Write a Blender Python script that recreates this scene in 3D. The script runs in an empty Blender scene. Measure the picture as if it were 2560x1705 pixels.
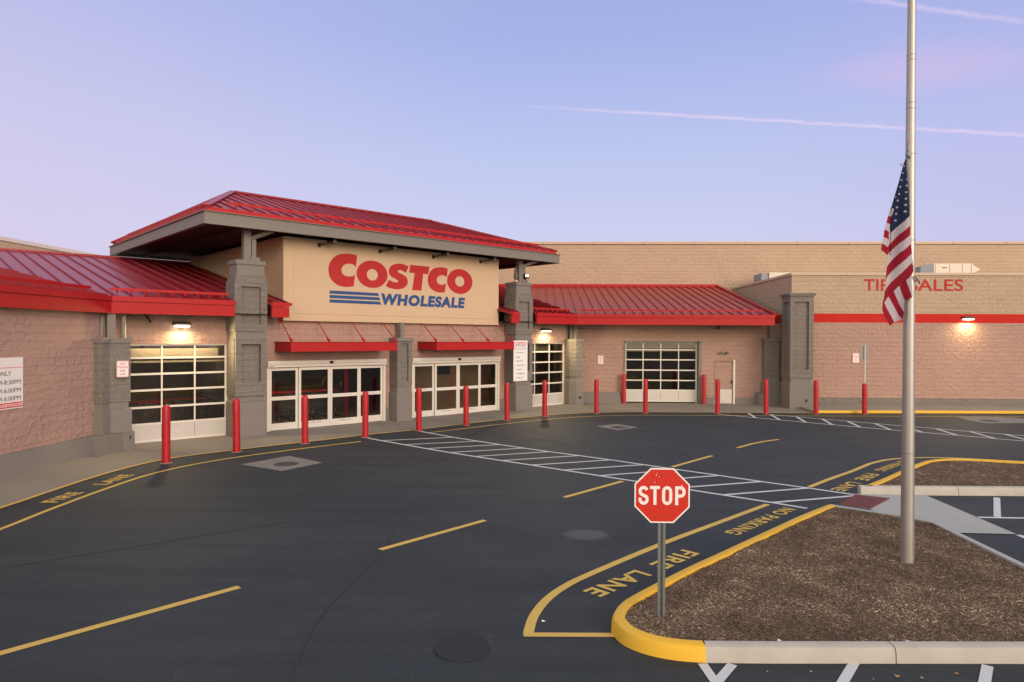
import bpy, bmesh, math, random
import numpy as np
from mathutils import Vector, Matrix
random.seed(7)
R2 = math.sqrt(.5)
scn = bpy.context.scene
# ------------------------------------------------------------------ camera
CAMZ = 3.2
yaw, pit, rol = math.radians(-2.29334), math.radians(-.318), math.radians(.28466)
fw = Vector((math.sin(yaw)*math.cos(pit), math.cos(yaw)*math.cos(pit), math.sin(pit)))
r0 = Vector((math.cos(yaw), -math.sin(yaw), 0)); u0 = r0.cross(fw)
rt = r0*math.cos(rol)+u0*math.sin(rol); up = -r0*math.sin(rol)+u0*math.cos(rol)
cam = bpy.data.objects.new('camera', bpy.data.cameras.new('camera'))
scn.collection.objects.link(cam)
cam.data.sensor_fit = 'HORIZONTAL'; cam.data.sensor_width = 36; cam.data.lens = 1696.9/2560*36
cam.data.clip_start = .1; cam.data.clip_end = 2000
cam.matrix_world = Matrix.Translation((0, 0, CAMZ)) @ Matrix((rt, up, -fw)).transposed().to_4x4()
scn.camera = cam
scn.render.resolution_x, scn.render.resolution_y = 1024, 682
scn.view_settings.view_transform = 'Standard'; scn.view_settings.look = 'None'
scn.view_settings.exposure = 0.0; scn.view_settings.gamma = 1
# ------------------------------------------------------------------ world: dusk sky
SUN_EL, SUN_AZ = math.radians(4), Vector((.75, -1, 0)).normalized()
W = bpy.data.worlds.new('World'); scn.world = W; W.use_nodes = True
nt = W.node_tree; nt.nodes.clear()
def N(tree, t, **kw):
    n = tree.nodes.new(t)
    for k, v in kw.items():
        if k.startswith('i_'):
            key = k[2:]; n.inputs[int(key) if key.isdigit() else key.replace('_', ' ')].default_value = v
        else: setattr(n, k, v)
    return n
def lk(tree, a, b): tree.links.new(a, b)
def wmath(op, a, b=None, c=None, clamp=False, tree=nt):
    n = tree.nodes.new('ShaderNodeMath'); n.operation = op; n.use_clamp = clamp
    for i, v in enumerate((a, b, c)):
        if v is None: continue
        if isinstance(v, (int, float)): n.inputs[i].default_value = v
        else: tree.links.new(v, n.inputs[i])
    return n.outputs[0]
def wmix(f, a, b, tree=nt, blend='MIX'):
    n = tree.nodes.new('ShaderNodeMix'); n.data_type = 'RGBA'; n.blend_type = blend
    for s, v in ((n.inputs[0], f), (n.inputs[6], a), (n.inputs[7], b)):
        if isinstance(v, (int, float)): s.default_value = v
        elif isinstance(v, (tuple, list)): s.default_value = (*v, 1) if len(v) == 3 else v
        else: tree.links.new(v, s)
    return n.outputs[2]
tc = N(nt, 'ShaderNodeTexCoord'); sep = N(nt, 'ShaderNodeSeparateXYZ'); lk(nt, tc.outputs['Generated'], sep.inputs[0])
dx, dy, dz = sep.outputs
def ramp(tree, fac, stops):
    n = tree.nodes.new('ShaderNodeValToRGB'); e = n.color_ramp.elements
    while len(e) < len(stops): e.new(.5)
    for el, (p, c) in zip(e, stops): el.position = p; el.color = (*c, 1)
    tree.links.new(fac, n.inputs[0]); return n.outputs[0]
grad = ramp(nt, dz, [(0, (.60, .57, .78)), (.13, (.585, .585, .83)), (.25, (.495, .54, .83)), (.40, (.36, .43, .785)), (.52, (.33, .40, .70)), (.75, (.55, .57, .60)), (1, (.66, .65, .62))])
pinkf = wmath('MULTIPLY', wmath('MULTIPLY_ADD', dx, -1.5, -.12, clamp=True), wmath('MULTIPLY_ADD', dz, -1.5, 1.1, clamp=True), clamp=True)
sky = wmix(pinkf, grad, (.63, .545, .77))
pr = wmath('MULTIPLY', wmath('MULTIPLY_ADD', dx, 2.2, -.62, clamp=True), .55, clamp=True)
sky = wmix(pr, sky, (.47, .43, .78))
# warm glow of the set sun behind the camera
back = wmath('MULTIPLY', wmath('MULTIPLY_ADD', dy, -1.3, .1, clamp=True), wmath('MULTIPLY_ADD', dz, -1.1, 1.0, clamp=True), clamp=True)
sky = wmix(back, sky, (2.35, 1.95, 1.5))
# contrails and a pink wisp of cloud, far up in the sky
noi = N(nt, 'ShaderNodeTexNoise', i_Scale=55, i_Detail=4, i_Roughness=.65); lk(nt, tc.outputs['Generated'], noi.inputs['Vector'])
noi2 = N(nt, 'ShaderNodeTexNoise', i_Scale=5, i_Detail=4); lk(nt, tc.outputs['Generated'], noi2.inputs['Vector'])
def dotn(v):
    n = nt.nodes.new('ShaderNodeVectorMath'); n.operation = 'DOT_PRODUCT'
    lk(nt, tc.outputs['Generated'], n.inputs[0]); n.inputs[1].default_value = v; return n.outputs['Value']
def contrail(p, q, width, amt, sky, x0, x1, soft):
    n = Vector(p).cross(Vector(q)).normalized()
    d = wmath('ABSOLUTE', wmath('ADD', dotn(n), wmath('MULTIPLY_ADD', noi.outputs[0], .006, -.003)))
    m = wmath('SUBTRACT', 1, wmath('DIVIDE', d, width), clamp=True)
    fade = wmath('MULTIPLY', wmath('DIVIDE', wmath('SUBTRACT', dx, x0), soft, clamp=True), wmath('DIVIDE', wmath('SUBTRACT', x1, dx), .12, clamp=True), clamp=True)
    f = wmath('MULTIPLY', wmath('MULTIPLY', m, fade), wmath('MULTIPLY', wmath('MULTIPLY_ADD', noi.outputs[0], 1.2, .3), amt), clamp=True)
    front = wmath('MULTIPLY', f, wmath('GREATER_THAN', dy, 0))
    return wmix(front, sky, (.84, .66, .88))
sky = contrail((-.0562, .9446, .3233), (.5526, .8, .2339), .0030, .65, sky, -.06, .75, .2)
sky = contrail((.3895, .8276, .4041), (.5316, .7713, .3499), .0040, .5, sky, .30, .60, .12)
cc_ = Vector((.455, .83, .322)).normalized(); ta_ = Vector((.85, -.50, -.10)).normalized(); tb_ = cc_.cross(ta_).normalized()
du_ = wmath('DIVIDE', dotn(ta_), .125); du0_ = cc_.dot(ta_)/.125; dv_ = wmath('DIVIDE', dotn(tb_), .038)
du_ = wmath('SUBTRACT', du_, du0_); rr_ = wmath('SQRT', wmath('ADD', wmath('MULTIPLY', du_, du_), wmath('MULTIPLY', dv_, dv_)))
cmp_ = N(nt, 'ShaderNodeMapping'); cmp_.inputs['Scale'].default_value = (7, 7, 22); lk(nt, tc.outputs['Generated'], cmp_.inputs[0])
noi3 = N(nt, 'ShaderNodeTexNoise', i_Scale=1.2, i_Detail=6, i_Roughness=.6); lk(nt, cmp_.outputs[0], noi3.inputs['Vector'])
cf_ = wmath('MULTIPLY', wmath('SUBTRACT', wmath('MULTIPLY_ADD', noi3.outputs[0], 1.6, .25), rr_, clamp=True), wmath('GREATER_THAN', dy, 0))
sky = wmix(wmath('MULTIPLY', cf_, .55), sky, (.66, .50, .79))
nish = N(nt, 'ShaderNodeTexSky'); nish.sky_type = 'NISHITA'; nish.sun_disc = False
nish.sun_elevation = SUN_EL; nish.sun_rotation = math.atan2(SUN_AZ.x, SUN_AZ.y)
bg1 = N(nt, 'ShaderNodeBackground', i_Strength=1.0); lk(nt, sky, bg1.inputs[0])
bg2 = N(nt, 'ShaderNodeBackground', i_Strength=.02); lk(nt, nish.outputs[0], bg2.inputs[0])
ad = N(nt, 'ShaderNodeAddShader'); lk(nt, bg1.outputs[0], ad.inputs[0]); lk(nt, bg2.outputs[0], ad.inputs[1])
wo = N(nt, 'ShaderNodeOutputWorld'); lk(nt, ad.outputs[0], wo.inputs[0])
# ------------------------------------------------------------------ low soft sun from behind the camera
sl = bpy.data.lights.new('sun', 'SUN'); sl.energy = 1.7; sl.angle = math.radians(25); sl.color = (1, .80, .62)
sun = bpy.data.objects.new('sun', sl); scn.collection.objects.link(sun)
sd = (SUN_AZ*math.cos(math.radians(16))+Vector((0, 0, math.sin(math.radians(16)))))
sun.rotation_euler = (-sd).to_track_quat('-Z', 'Y').to_euler()
# ------------------------------------------------------------------ materials
MATS = {}
def mat(name, col, rough=.7, metal=0, spec=.5, var=.0, vscale=3, bump=0, bscale=40, bdist=.01, brick=False, emis=None, estr=0, col2=None, c2scale=1.5, streak=False, coat=0):
    if name in MATS: return MATS[name]
    m = bpy.data.materials.new(name); m.use_nodes = True; t = m.node_tree; t.nodes.clear()
    out = N(t, 'ShaderNodeOutputMaterial'); p = N(t, 'ShaderNodeBsdfPrincipled'); lk(t, p.outputs[0], out.inputs[0])
    p.inputs['Roughness'].default_value = rough; p.inputs['Metallic'].default_value = metal
    p.inputs['Specular IOR Level'].default_value = spec; p.inputs['Base Color'].default_value = (*col, 1)
    p.inputs['Coat Weight'].default_value = coat
    geo = N(t, 'ShaderNodeNewGeometry'); c = None; hgt = None
    if col2:
        n0 = N(t, 'ShaderNodeTexNoise', i_Scale=c2scale, i_Detail=6, i_Roughness=.6); lk(t, geo.outputs['Position'], n0.inputs['Vector'])
        c = wmix(wmath('MULTIPLY_ADD', n0.outputs[0], 2.4, -.7, clamp=True, tree=t), col, col2, t)
    if var:
        n1 = N(t, 'ShaderNodeTexNoise', i_Scale=vscale, i_Detail=7, i_Roughness=.65)
        if streak:
            mp = N(t, 'ShaderNodeMapping'); mp.inputs['Scale'].default_value = (1, 1, .12); lk(t, geo.outputs['Position'], mp.inputs[0]); lk(t, mp.outputs[0], n1.inputs['Vector'])
        else: lk(t, geo.outputs['Position'], n1.inputs['Vector'])
        f = wmath('MULTIPLY_ADD', n1.outputs[0], 2*var, 1-var, tree=t)
        vm = t.nodes.new('ShaderNodeVectorMath'); vm.operation = 'SCALE'
        if c is None: vm.inputs[0].default_value = col
        else: lk(t, c, vm.inputs[0])
        lk(t, f, vm.inputs['Scale']); c = vm.outputs[0]
    if brick:
        uv = N(t, 'ShaderNodeUVMap')
        bt = N(t, 'ShaderNodeTexBrick', offset=.5); bt.inputs['Scale'].default_value = 1
        bt.inputs['Brick Width'].default_value = .406; bt.inputs['Row Height'].default_value = .203
        bt.inputs['Mortar Size'].default_value = .006; bt.inputs['Mortar Smooth'].default_value = .35
        bt.inputs['Color1'].default_value = (.42, .42, .42, 1); bt.inputs['Color2'].default_value = (.58, .58, .58, 1); bt.inputs['Mortar'].default_value = (.33, .33, .33, 1)
        lk(t, uv.outputs[0], bt.inputs['Vector'])
        bw = N(t, 'ShaderNodeRGBToBW'); lk(t, bt.outputs[0], bw.inputs[0])
        vm = t.nodes.new('ShaderNodeVectorMath'); vm.operation = 'SCALE'
        if c is None: vm.inputs[0].default_value = col
        else: lk(t, c, vm.inputs[0])
        lk(t, wmath('MULTIPLY_ADD', bw.outputs[0], .26, .87, tree=t), vm.inputs['Scale']); c = vm.outputs[0]
        hgt = wmath('MULTIPLY_ADD', bt.outputs['Fac'], -1.0, 1, tree=t)
        hgt = wmath('ADD', hgt, wmath('MULTIPLY', bw.outputs[0], 1.3 if bump > .5 else .2, tree=t), tree=t)
    if bump:
        nb = N(t, 'ShaderNodeTexNoise', i_Scale=bscale, i_Detail=8, i_Roughness=.62); lk(t, geo.outputs['Position'], nb.inputs['Vector'])
        h = nb.outputs[0]
        if hgt is not None: h = wmath('ADD', wmath('MULTIPLY', h, 2.6, tree=t), wmath('MULTIPLY', hgt, .30, tree=t), tree=t)
        b = N(t, 'ShaderNodeBump'); b.inputs['Strength'].default_value = min(bump, 1); b.inputs['Distance'].default_value = bdist
        lk(t, h, b.inputs['Height']); lk(t, b.outputs[0], p.inputs['Normal'])
    elif hgt is not None:
        b = N(t, 'ShaderNodeBump'); b.inputs['Strength'].default_value = .6; b.inputs['Distance'].default_value = .004
        lk(t, hgt, b.inputs['Height']); lk(t, b.outputs[0], p.inputs['Normal'])
    if c is not None: lk(t, c, p.inputs['Base Color'])
    if emis: p.inputs['Emission Color'].default_value = (*emis, 1); p.inputs['Emission Strength'].default_value = estr
    MATS[name] = m; return m
BLK = dict(rough=.9, spec=.25, brick=True, bump=.9, bscale=7.5, bdist=.032, var=.12, vscale=.8)
M_low = mat('rose_split_block', (.435, .285, .232), **BLK)
M_up = mat('tan_split_block', (.485, .365, .262), **BLK)
M_grey = mat('grey_split_block', (.215, .195, .175), **BLK)
M_greys = mat('grey_smooth_block', (.21, .192, .173), rough=.8, spec=.3, brick=True, bump=.3, bscale=60, bdist=.003, var=.08, vscale=1.5)
M_greyp = mat('grey_render', (.205, .188, .17), rough=.8, spec=.3, bump=.25, bscale=80, bdist=.003, var=.10, vscale=1.2)
M_greym = mat('grey_painted_steel', (.19, .172, .15), rough=.5, var=.05)
M_stucco = mat('cream_stucco', (.60, .445, .295), rough=.9, spec=.2, bump=.3, bscale=120, bdist=.003, var=.05, vscale=.7)
M_band = mat('red_painted_block', (.50, .022, .014), rough=.8, spec=.25, brick=True, bump=.5, bscale=9, bdist=.012, var=.1)
M_fas = mat('red_painted_steel', (.41, .008, .009), rough=.5, spec=.35, var=.12, vscale=2.2, streak=True)
M_roof = mat('red_standing_seam', (.29, .012, .018), rough=.38, spec=.42, var=.12, vscale=.8, coat=.1)
M_seam = mat('red_seam_rib', (.24, .008, .013), rough=.4)
M_cope = mat('tan_metal_coping', (.52, .40, .30), rough=.6)
M_copw = mat('pale_metal_coping', (.62, .56, .52), rough=.5)
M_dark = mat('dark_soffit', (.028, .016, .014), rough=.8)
M_blk = mat('black_metal', (.02, .02, .02), rough=.5)
M_white = mat('white_door_metal', (.70, .67, .60), rough=.35, var=.04, vscale=4)
M_alu = mat('pale_aluminium_panel', (.62, .60, .56), rough=.3, metal=.25, bump=.5, bscale=2.2, bdist=.03, var=.05)
M_pole = mat('brushed_aluminium', (.44, .425, .40), rough=.46, metal=.75, bump=.2, bscale=60, bdist=.001, var=.14, vscale=6)
M_galv = mat('galvanised_steel', (.22, .24, .235), rough=.45, metal=.6, var=.15, vscale=20)
M_red = mat('red_bollard_plastic', (.43, .010, .018), rough=.38, var=.25, vscale=14, bump=.15, bscale=12, bdist=.004)
M_sign = mat('white_sign_face', (.80, .78, .76), rough=.35)
M_stop = mat('red_reflective_sheet', (.55, .020, .007), rough=.4, var=.08, vscale=12)
M_ink = mat('black_ink', (.02, .02, .022), rough=.5)
M_redink = mat('red_ink', (.62, .03, .03), rough=.5)
M_logor = mat('red_logo_paint', (.44, .018, .020), rough=.75, var=.06, vscale=3)
M_logob = mat('blue_logo_paint', (.022, .075, .22), rough=.75, var=.06, vscale=3)
M_tirered = mat('faded_red_wall_paint', (.42, .03, .025), rough=.85, bump=.6, bscale=9, bdist=.012, var=.2, vscale=14)
M_conc = mat('kerb_concrete', (.49, .465, .41), rough=.85, var=.12, vscale=3, bump=.3, bscale=90, bdist=.003, col2=(.40, .38, .335), c2scale=2.5)
M_ramp = mat('ramp_concrete', (.37, .38, .365), rough=.85, var=.12, vscale=2, bump=.2, bscale=120, bdist=.002)
M_walk = mat('aggregate_pavement', (.275, .245, .20), rough=.95, var=.30, vscale=26, bump=.4, bscale=150, bdist=.004, col2=(.225, .20, .165), c2scale=.7)
M_yk = mat('yellow_kerb_paint', (.80, .46, .016), rough=.6, var=.08, vscale=8, bump=.2, bscale=40, bdist=.003, col2=(.74, .47, .06), c2scale=1.2)
M_pad = mat('red_tactile_pad', (.17, .055, .055), rough=.8, var=.1, vscale=12)
M_iron = mat('cast_iron', (.034, .039, .044), rough=.85, spec=.2, bump=.6, bscale=60, bdist=.004)
M_mortar = mat('worn_concrete_collar', (.21, .20, .185), rough=.95, var=.25, vscale=8, bump=.3, bscale=70, bdist=.004)
M_hvac = mat('cream_sheet_metal', (.62, .56, .46), rough=.45)
M_lampb = mat('bronze_lamp_housing', (.09, .075, .06), rough=.5)
M_lens = mat('lit_lamp_lens', (.9, .85, .7), emis=(1, .86, .58), estr=14)
M_floodl = mat('lit_flood_face', (.9, .88, .8), emis=(1, .95, .85), estr=2.0)
M_cream = mat('cream_beam', (.85, .72, .50), rough=.6)
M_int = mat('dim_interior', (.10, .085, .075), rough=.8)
M_intf = mat('interior_floor_concrete', (.26, .24, .21), rough=.35)
M_wire = mat('chromed_wire', (.32, .32, .33), rough=.3, metal=.8)
M_fred = mat('flag_red', (.23, .008, .022), rough=.9, spec=.2); M_fwhite = mat('flag_white', (.42, .375, .42), rough=.9, spec=.2); M_fblue = mat('flag_blue', (.012, .022, .06), rough=.9, spec=.2)
M_rope = mat('grey_rope', (.30, .28, .25), rough=.9)
def paint(name, col, thr, under):
    m = bpy.data.materials.new(name); m.use_nodes = True; t = m.node_tree; p = t.nodes['Principled BSDF']; p.inputs['Roughness'].default_value = .7
    g = N(t, 'ShaderNodeNewGeometry'); n = N(t, 'ShaderNodeTexNoise', i_Scale=42, i_Detail=6, i_Roughness=.7); lk(t, g.outputs['Position'], n.inputs['Vector'])
    n2 = N(t, 'ShaderNodeTexNoise', i_Scale=3, i_Detail=5); lk(t, g.outputs['Position'], n2.inputs['Vector'])
    w = wmath('MULTIPLY_ADD', wmath('ADD', n.outputs[0], wmath('MULTIPLY_ADD', n2.outputs[0], .5, -.25, tree=t), tree=t), 9, -9*thr, clamp=True, tree=t)
    c = wmix(wmath('MULTIPLY', w, .8, tree=t), col, under, t)
    c = wmix(wmath('MULTIPLY', n2.outputs[0], .35, tree=t), c, tuple(v*.62 for v in col), t)
    lk(t, c, p.inputs['Base Color']); return m
M_yl = paint('yellow_road_paint', (.68, .46, .10), .66, (.09, .075, .05))
M_wl = paint('white_road_paint', (.62, .65, .66), .66, (.12, .12, .13))
M_ylf = paint('faded_yellow_road_paint', (.34, .26, .09), .46, (.055, .053, .052))
M_scr = paint('ghost_line_paint', (.17, .155, .10), .44, (.06, .06, .058))
def asphalt():
    m = bpy.data.materials.new('asphalt'); m.use_nodes = True; t = m.node_tree; p = t.nodes['Principled BSDF']
    p.inputs['Specular IOR Level'].default_value = .32
    g = N(t, 'ShaderNodeNewGeometry'); P = g.outputs['Position']
    def nz(s, d, r, v=P):
        n = N(t, 'ShaderNodeTexNoise', i_Scale=s, i_Detail=d, i_Roughness=r); lk(t, v, n.inputs['Vector']); return n.outputs[0]
    mp = N(t, 'ShaderNodeMapping'); mp.inputs['Rotation'].default_value = (0, 0, math.radians(-48)); mp.inputs['Scale'].default_value = (.25, 1.6, 1); lk(t, P, mp.inputs[0])
    big = nz(.35, 5, .6); st = nz(1.1, 6, .65, mp.outputs[0]); fine = nz(70, 4, .75); med = nz(9, 6, .7)
    c = wmix(wmath('MULTIPLY_ADD', big, 2.6, -.8, clamp=True, tree=t), (.024, .034, .043), (.040, .048, .052), t)
    c = wmix(wmath('MULTIPLY_ADD', st, 4.0, -1.75, clamp=True, tree=t), c, (.020, .027, .034), t)
    c = wmix(wmath('MULTIPLY_ADD', med, 4, -2.3, clamp=True, tree=t), c, (.062, .067, .073), t)
    # pale flecks of stone and scuffs
    c = wmix(wmath('MULTIPLY', wmath('MULTIPLY_ADD', fine, 9, -5.2, clamp=True, tree=t), .65, tree=t), c, (.13, .13, .13), t)
    c = wmix(wmath('MULTIPLY', wmath('MULTIPLY_ADD', fine, -9, 3.6, clamp=True, tree=t), .6, tree=t), c, (.014, .015, .018), t)
    v = N(t, 'ShaderNodeTexVoronoi', i_Scale=2.1); v.feature = 'DISTANCE_TO_EDGE'
    wv = N(t, 'ShaderNodeVectorMath'); wv.operation = 'ADD'; nn = N(t, 'ShaderNodeTexNoise', i_Scale=2, i_Detail=4); lk(t, P, nn.inputs['Vector']); lk(t, P, wv.inputs[0]); lk(t, nn.outputs['Color'], wv.inputs[1]); lk(t, wv.outputs[0], v.inputs['Vector'])
    c = wmix(wmath('MULTIPLY', wmath('MULTIPLY_ADD', nz(16, 5, .75), 7, -4.2, clamp=True, tree=t), wmath('MULTIPLY_ADD', nz(.7, 4, .6), 6, -2.9, clamp=True, tree=t), tree=t), c, (.088, .092, .096), t)
    sc = wmath('MULTIPLY', wmath('MULTIPLY_ADD', v.outputs['Distance'], -60, 1, clamp=True, tree=t), wmath('MULTIPLY_ADD', nz(1.3, 4, .6), 6, -3.3, clamp=True, tree=t), tree=t)
    c = wmix(wmath('MULTIPLY', sc, .6, tree=t), c, (.105, .11, .115), t)
    # an old scoured patch and two oil stains
    def spot(x, y, rx, ry, soft):
        mm = N(t, 'ShaderNodeMapping'); mm.inputs['Location'].default_value = (-x/rx, -y/ry, 0); mm.inputs['Scale'].default_value = (1/rx, 1/ry, 0); lk(t, P, mm.inputs[0])
        ln = N(t, 'ShaderNodeVectorMath'); ln.operation = 'LENGTH'; lk(t, mm.outputs[0], ln.inputs[0])
        return wmath('MULTIPLY_ADD', wmath('ADD', ln.outputs['Value'], wmath('MULTIPLY_ADD', med, .9, -.45, tree=t), tree=t), -soft, soft, clamp=True, tree=t)
    c = wmix(wmath('MULTIPLY', spot(.78, 11.05, .42, .34, 3), .5, tree=t), c, wmix(fine, (.07, .08, .09), (.17, .18, .19), t), t)
    c = wmix(wmath('MULTIPLY', spot(.22, 25.9, .35, .45, 2), .8, tree=t), c, (.02, .021, .026), t)
    c = wmix(wmath('MULTIPLY', spot(-2.8, 17.6, .8, .5, 2), .5, tree=t), c, (.024, .024, .027), t)
    c = wmix(wmath('MULTIPLY', spot(7.9, 10.7, .3, .45, 4), .6, tree=t), c, (.13, .13, .12), t)
    lk(t, c, p.inputs['Base Color'])
    lk(t, wmath('MULTIPLY_ADD', med, .2, .62, tree=t), p.inputs['Roughness'])
    b = N(t, 'ShaderNodeBump'); b.inputs['Strength'].default_value = .5; b.inputs['Distance'].default_value = .004; lk(t, wmath('ADD', fine, med, tree=t), b.inputs['Height']); lk(t, b.outputs[0], p.inputs['Normal'])
    return m
M_asph = asphalt()
M_tar = mat('dark_sealed_asphalt', (.021, .024, .028), rough=.7)
M_tyre = mat('tyre_mark_asphalt', (.031, .034, .038), rough=.75)
def mulchmat(name, a, b, c, isl):
    m = bpy.data.materials.new(name); m.use_nodes = True; t = m.node_tree; p = t.nodes['Principled BSDF']; p.inputs['Roughness'].default_value = .95; p.inputs['Specular IOR Level'].default_value = .2
    g = N(t, 'ShaderNodeNewGeometry')
    n = N(t, 'ShaderNodeTexNoise', i_Scale=1.6 if isl else 60, i_Detail=6); lk(t, g.outputs['Position'], n.inputs['Vector'])
    fac = wmath('ADD', wmath('MULTIPLY', g.outputs['Random Per Island'], .8, tree=t), wmath('MULTIPLY_ADD', n.outputs[0], 1.1, -.47, tree=t), clamp=True, tree=t) if isl else n.outputs[0]
    col = ramp(t, fac, [(0, a), (.6, b), (.92, c), (1, tuple(min(1, v*1.5) for v in c))]); lk(t, col, p.inputs['Base Color'])
    bb = N(t, 'ShaderNodeBump'); bb.inputs['Distance'].default_value = .01; lk(t, n.outputs[0], bb.inputs['Height']); lk(t, bb.outputs[0], p.inputs['Normal'])
    return m
M_mulch = mulchmat('mulch_bed', (.06, .04, .03), (.16, .11, .075), (.26, .18, .12), False)
M_chip = mulchmat('mulch_chip', (.055, .036, .024), (.255, .172, .115), (.54, .41, .28), True)
def glassmat():
    m = bpy.data.materials.new('door_glass'); m.use_nodes = True; t = m.node_tree; t.nodes.clear()
    o = N(t, 'ShaderNodeOutputMaterial'); tr = N(t, 'ShaderNodeBsdfTransparent'); tr.inputs[0].default_value = (.72, .71, .68, 1)
    gl = N(t, 'ShaderNodeBsdfGlossy', i_Roughness=.02); gl.inputs[0].default_value = (.9, .85, .8, 1)
    lw_ = N(t, 'ShaderNodeLayerWeight'); lw_.inputs[0].default_value = .5; fr = N(t, 'ShaderNodeMath', operation='MULTIPLY_ADD'); lk(t, wmath('POWER', lw_.outputs['Facing'], 5.0, tree=t), fr.inputs[0]); fr.inputs[1].default_value = .92; fr.inputs[2].default_value = .06; mx = N(t, 'ShaderNodeMixShader')
    lk(t, fr.outputs[0], mx.inputs[0]); lk(t, tr.outputs[0], mx.inputs[1]); lk(t, gl.outputs[0], mx.inputs[2]); lk(t, mx.outputs[0], o.inputs[0]); return m
M_glass = glassmat()
# ------------------------------------------------------------------ mesh helpers
def W2(a, b): return (a, b)
def D2(s, n): return ((s+n)*R2, (s-n)*R2)      # s runs along the 45 degree entrance front, n towards the lot
FR = {'W': W2, 'D': D2}
class MB:
    def __init__(self): self.v = []; self.f = []; self.m = []
    def add(self, vs, fs, mi=0):
        k = len(self.v); self.v += [tuple(v) for v in vs]; self.f += [tuple(i+k for i in f) for f in fs]; self.m += [mi]*len(fs); return self
    def box(self, fr, a0, a1, b0, b1, z0, z1, mi=0):
        F = FR[fr]; c = [F(a0, b0), F(a1, b0), F(a1, b1), F(a0, b1)]
        self.add([(x, y, z0) for x, y in c]+[(x, y, z1) for x, y in c], [(0, 3, 2, 1), (4, 5, 6, 7), (0, 1, 5, 4), (1, 2, 6, 5), (2, 3, 7, 6), (3, 0, 4, 7)], mi); return self
    def prism(self, pts, z0, z1, mi=0, top=None):
        n = len(pts); t = top or pts
        self.add([(x, y, z0) for x, y in pts]+[(x, y, z1) for x, y in t], [tuple(range(n))[::-1], tuple(range(n, 2*n))]+[(i, (i+1) % n, n+(i+1) % n, n+i) for i in range(n)], mi); return self
    def sheet(self, pts, z, mi=0):
        self.add([(x, y, z) for x, y in pts], [tuple(range(len(pts)))], mi); return self
    def bar(self, p, q, w, h, mi=0, upv=(0, 0, 1)):
        p, q = Vector(p), Vector(q); d = (q-p).normalized(); s = d.cross(Vector(upv))
        if s.length < 1e-4: s = d.cross(Vector((1, 0, 0)))
        s.normalize(); u = s.cross(d).normalized(); c = [s*a*w/2+u*b*h/2 for a, b in ((-1, -1), (1, -1), (1, 1), (-1, 1))]
        self.add([p+x for x in c]+[q+x for x in c], [(0, 3, 2, 1), (4, 5, 6, 7), (0, 1, 5, 4), (1, 2, 6, 5), (2, 3, 7, 6), (3, 0, 4, 7)], mi); return self
    def tube(self, pts, r, n=10, mi=0, r2=None):
        pts = [Vector(p) for p in pts]; rings = []; m = len(pts)
        for i, p in enumerate(pts):
            d = (pts[min(i+1, m-1)]-pts[max(i-1, 0)]).normalized(); s = d.cross(Vector((0, 0, 1)))
            if s.length < 1e-3: s = Vector((1, 0, 0))
            s.normalize(); u = s.cross(d).normalized(); rr = r if r2 is None else r+(r2-r)*i/(m-1)
            rings.append([p+(s*math.cos(2*math.pi*k/n)+u*math.sin(2*math.pi*k/n))*rr for k in range(n)])
        vs = [v for g in rings for v in g]; fs = [tuple(range(n))[::-1], tuple(range((m-1)*n, m*n))]
        fs += [(i*n+k, i*n+(k+1) % n, (i+1)*n+(k+1) % n, (i+1)*n+k) for i in range(m-1) for k in range(n)]
        self.add(vs, fs, mi); return self
    def lathe(self, c, prof, n=20, mi=0):
        vs = []; m = len(prof)
        for r, z in prof: vs += [(c[0]+r*math.cos(2*math.pi*k/n), c[1]+r*math.sin(2*math.pi*k/n), c[2]+z) for k in range(n)]
        fs = [tuple(range(n))[::-1], tuple(range((m-1)*n, m*n))]+[(i*n+k, i*n+(k+1) % n, (i+1)*n+(k+1) % n, (i+1)*n+k) for i in range(m-1) for k in range(n)]
        self.add(vs, fs, mi); return self
    def strip(self, pts, w, z, mi=0, offs=0):
        P = [Vector(p) for p in pts]; L = []; Rr = []
        for i, p in enumerate(P):
            d = (P[min(i+1, len(P)-1)]-P[max(i-1, 0)]).normalized(); n = Vector((-d.y, d.x)); L.append(p+n*(w/2+offs)); Rr.append(p-n*(w/2-offs))
        k = len(P); self.add([(*a, z) for a in L]+[(*a, z) for a in Rr], [(k+i, k+i+1, i+1, i) for i in range(k-1)], mi); return self
    def build(self, name, mats, parent=None, bevel=0, smooth=False, seg=1):
        if not isinstance(mats, (list, tuple)): mats = [mats]
        me = bpy.data.meshes.new(name); me.from_pydata(self.v, [], self.f)
        for m in mats: me.materials.append(m)
        me.polygons.foreach_set('material_index', self.m)
        bm = bmesh.new(); bm.from_mesh(me)
        bmesh.ops.recalc_face_normals(bm, faces=bm.faces)
        if bevel:
            es = [e for e in bm.edges if len(e.link_faces) == 2 and e.calc_face_angle(0) > .6]
            bmesh.ops.bevel(bm, geom=es, offset=bevel, segments=seg, affect='EDGES', profile=.6)
        uvl = bm.loops.layers.uv.new('UVMap')
        for f in bm.faces:
            n = f.normal
            if abs(n.z) > .75: tx, ty = Vector((1, 0, 0)), Vector((0, 1, 0))
            else: tx = Vector((-n.y, n.x, 0)).normalized(); ty = Vector((0, 0, 1))
            for l in f.loops: l[uvl].uv = (l.vert.co.dot(tx), l.vert.co.dot(ty))
            f.smooth = smooth
        bm.to_mesh(me); bm.free()
        if smooth: me.set_sharp_from_angle(angle=math.radians(35))
        o = bpy.data.objects.new(name, me); scn.collection.objects.link(o)
        if parent: o.parent = parent; o.matrix_parent_inverse = parent.matrix_world.inverted()
        return o
def tag(o, label=None, cat=None, group=None, kind=None):
    for k, v in (('label', label), ('category', cat), ('group', group), ('kind', kind)):
        if v: o[k] = v
    return o
def struct(o): o['kind'] = 'structure'; return o
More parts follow.
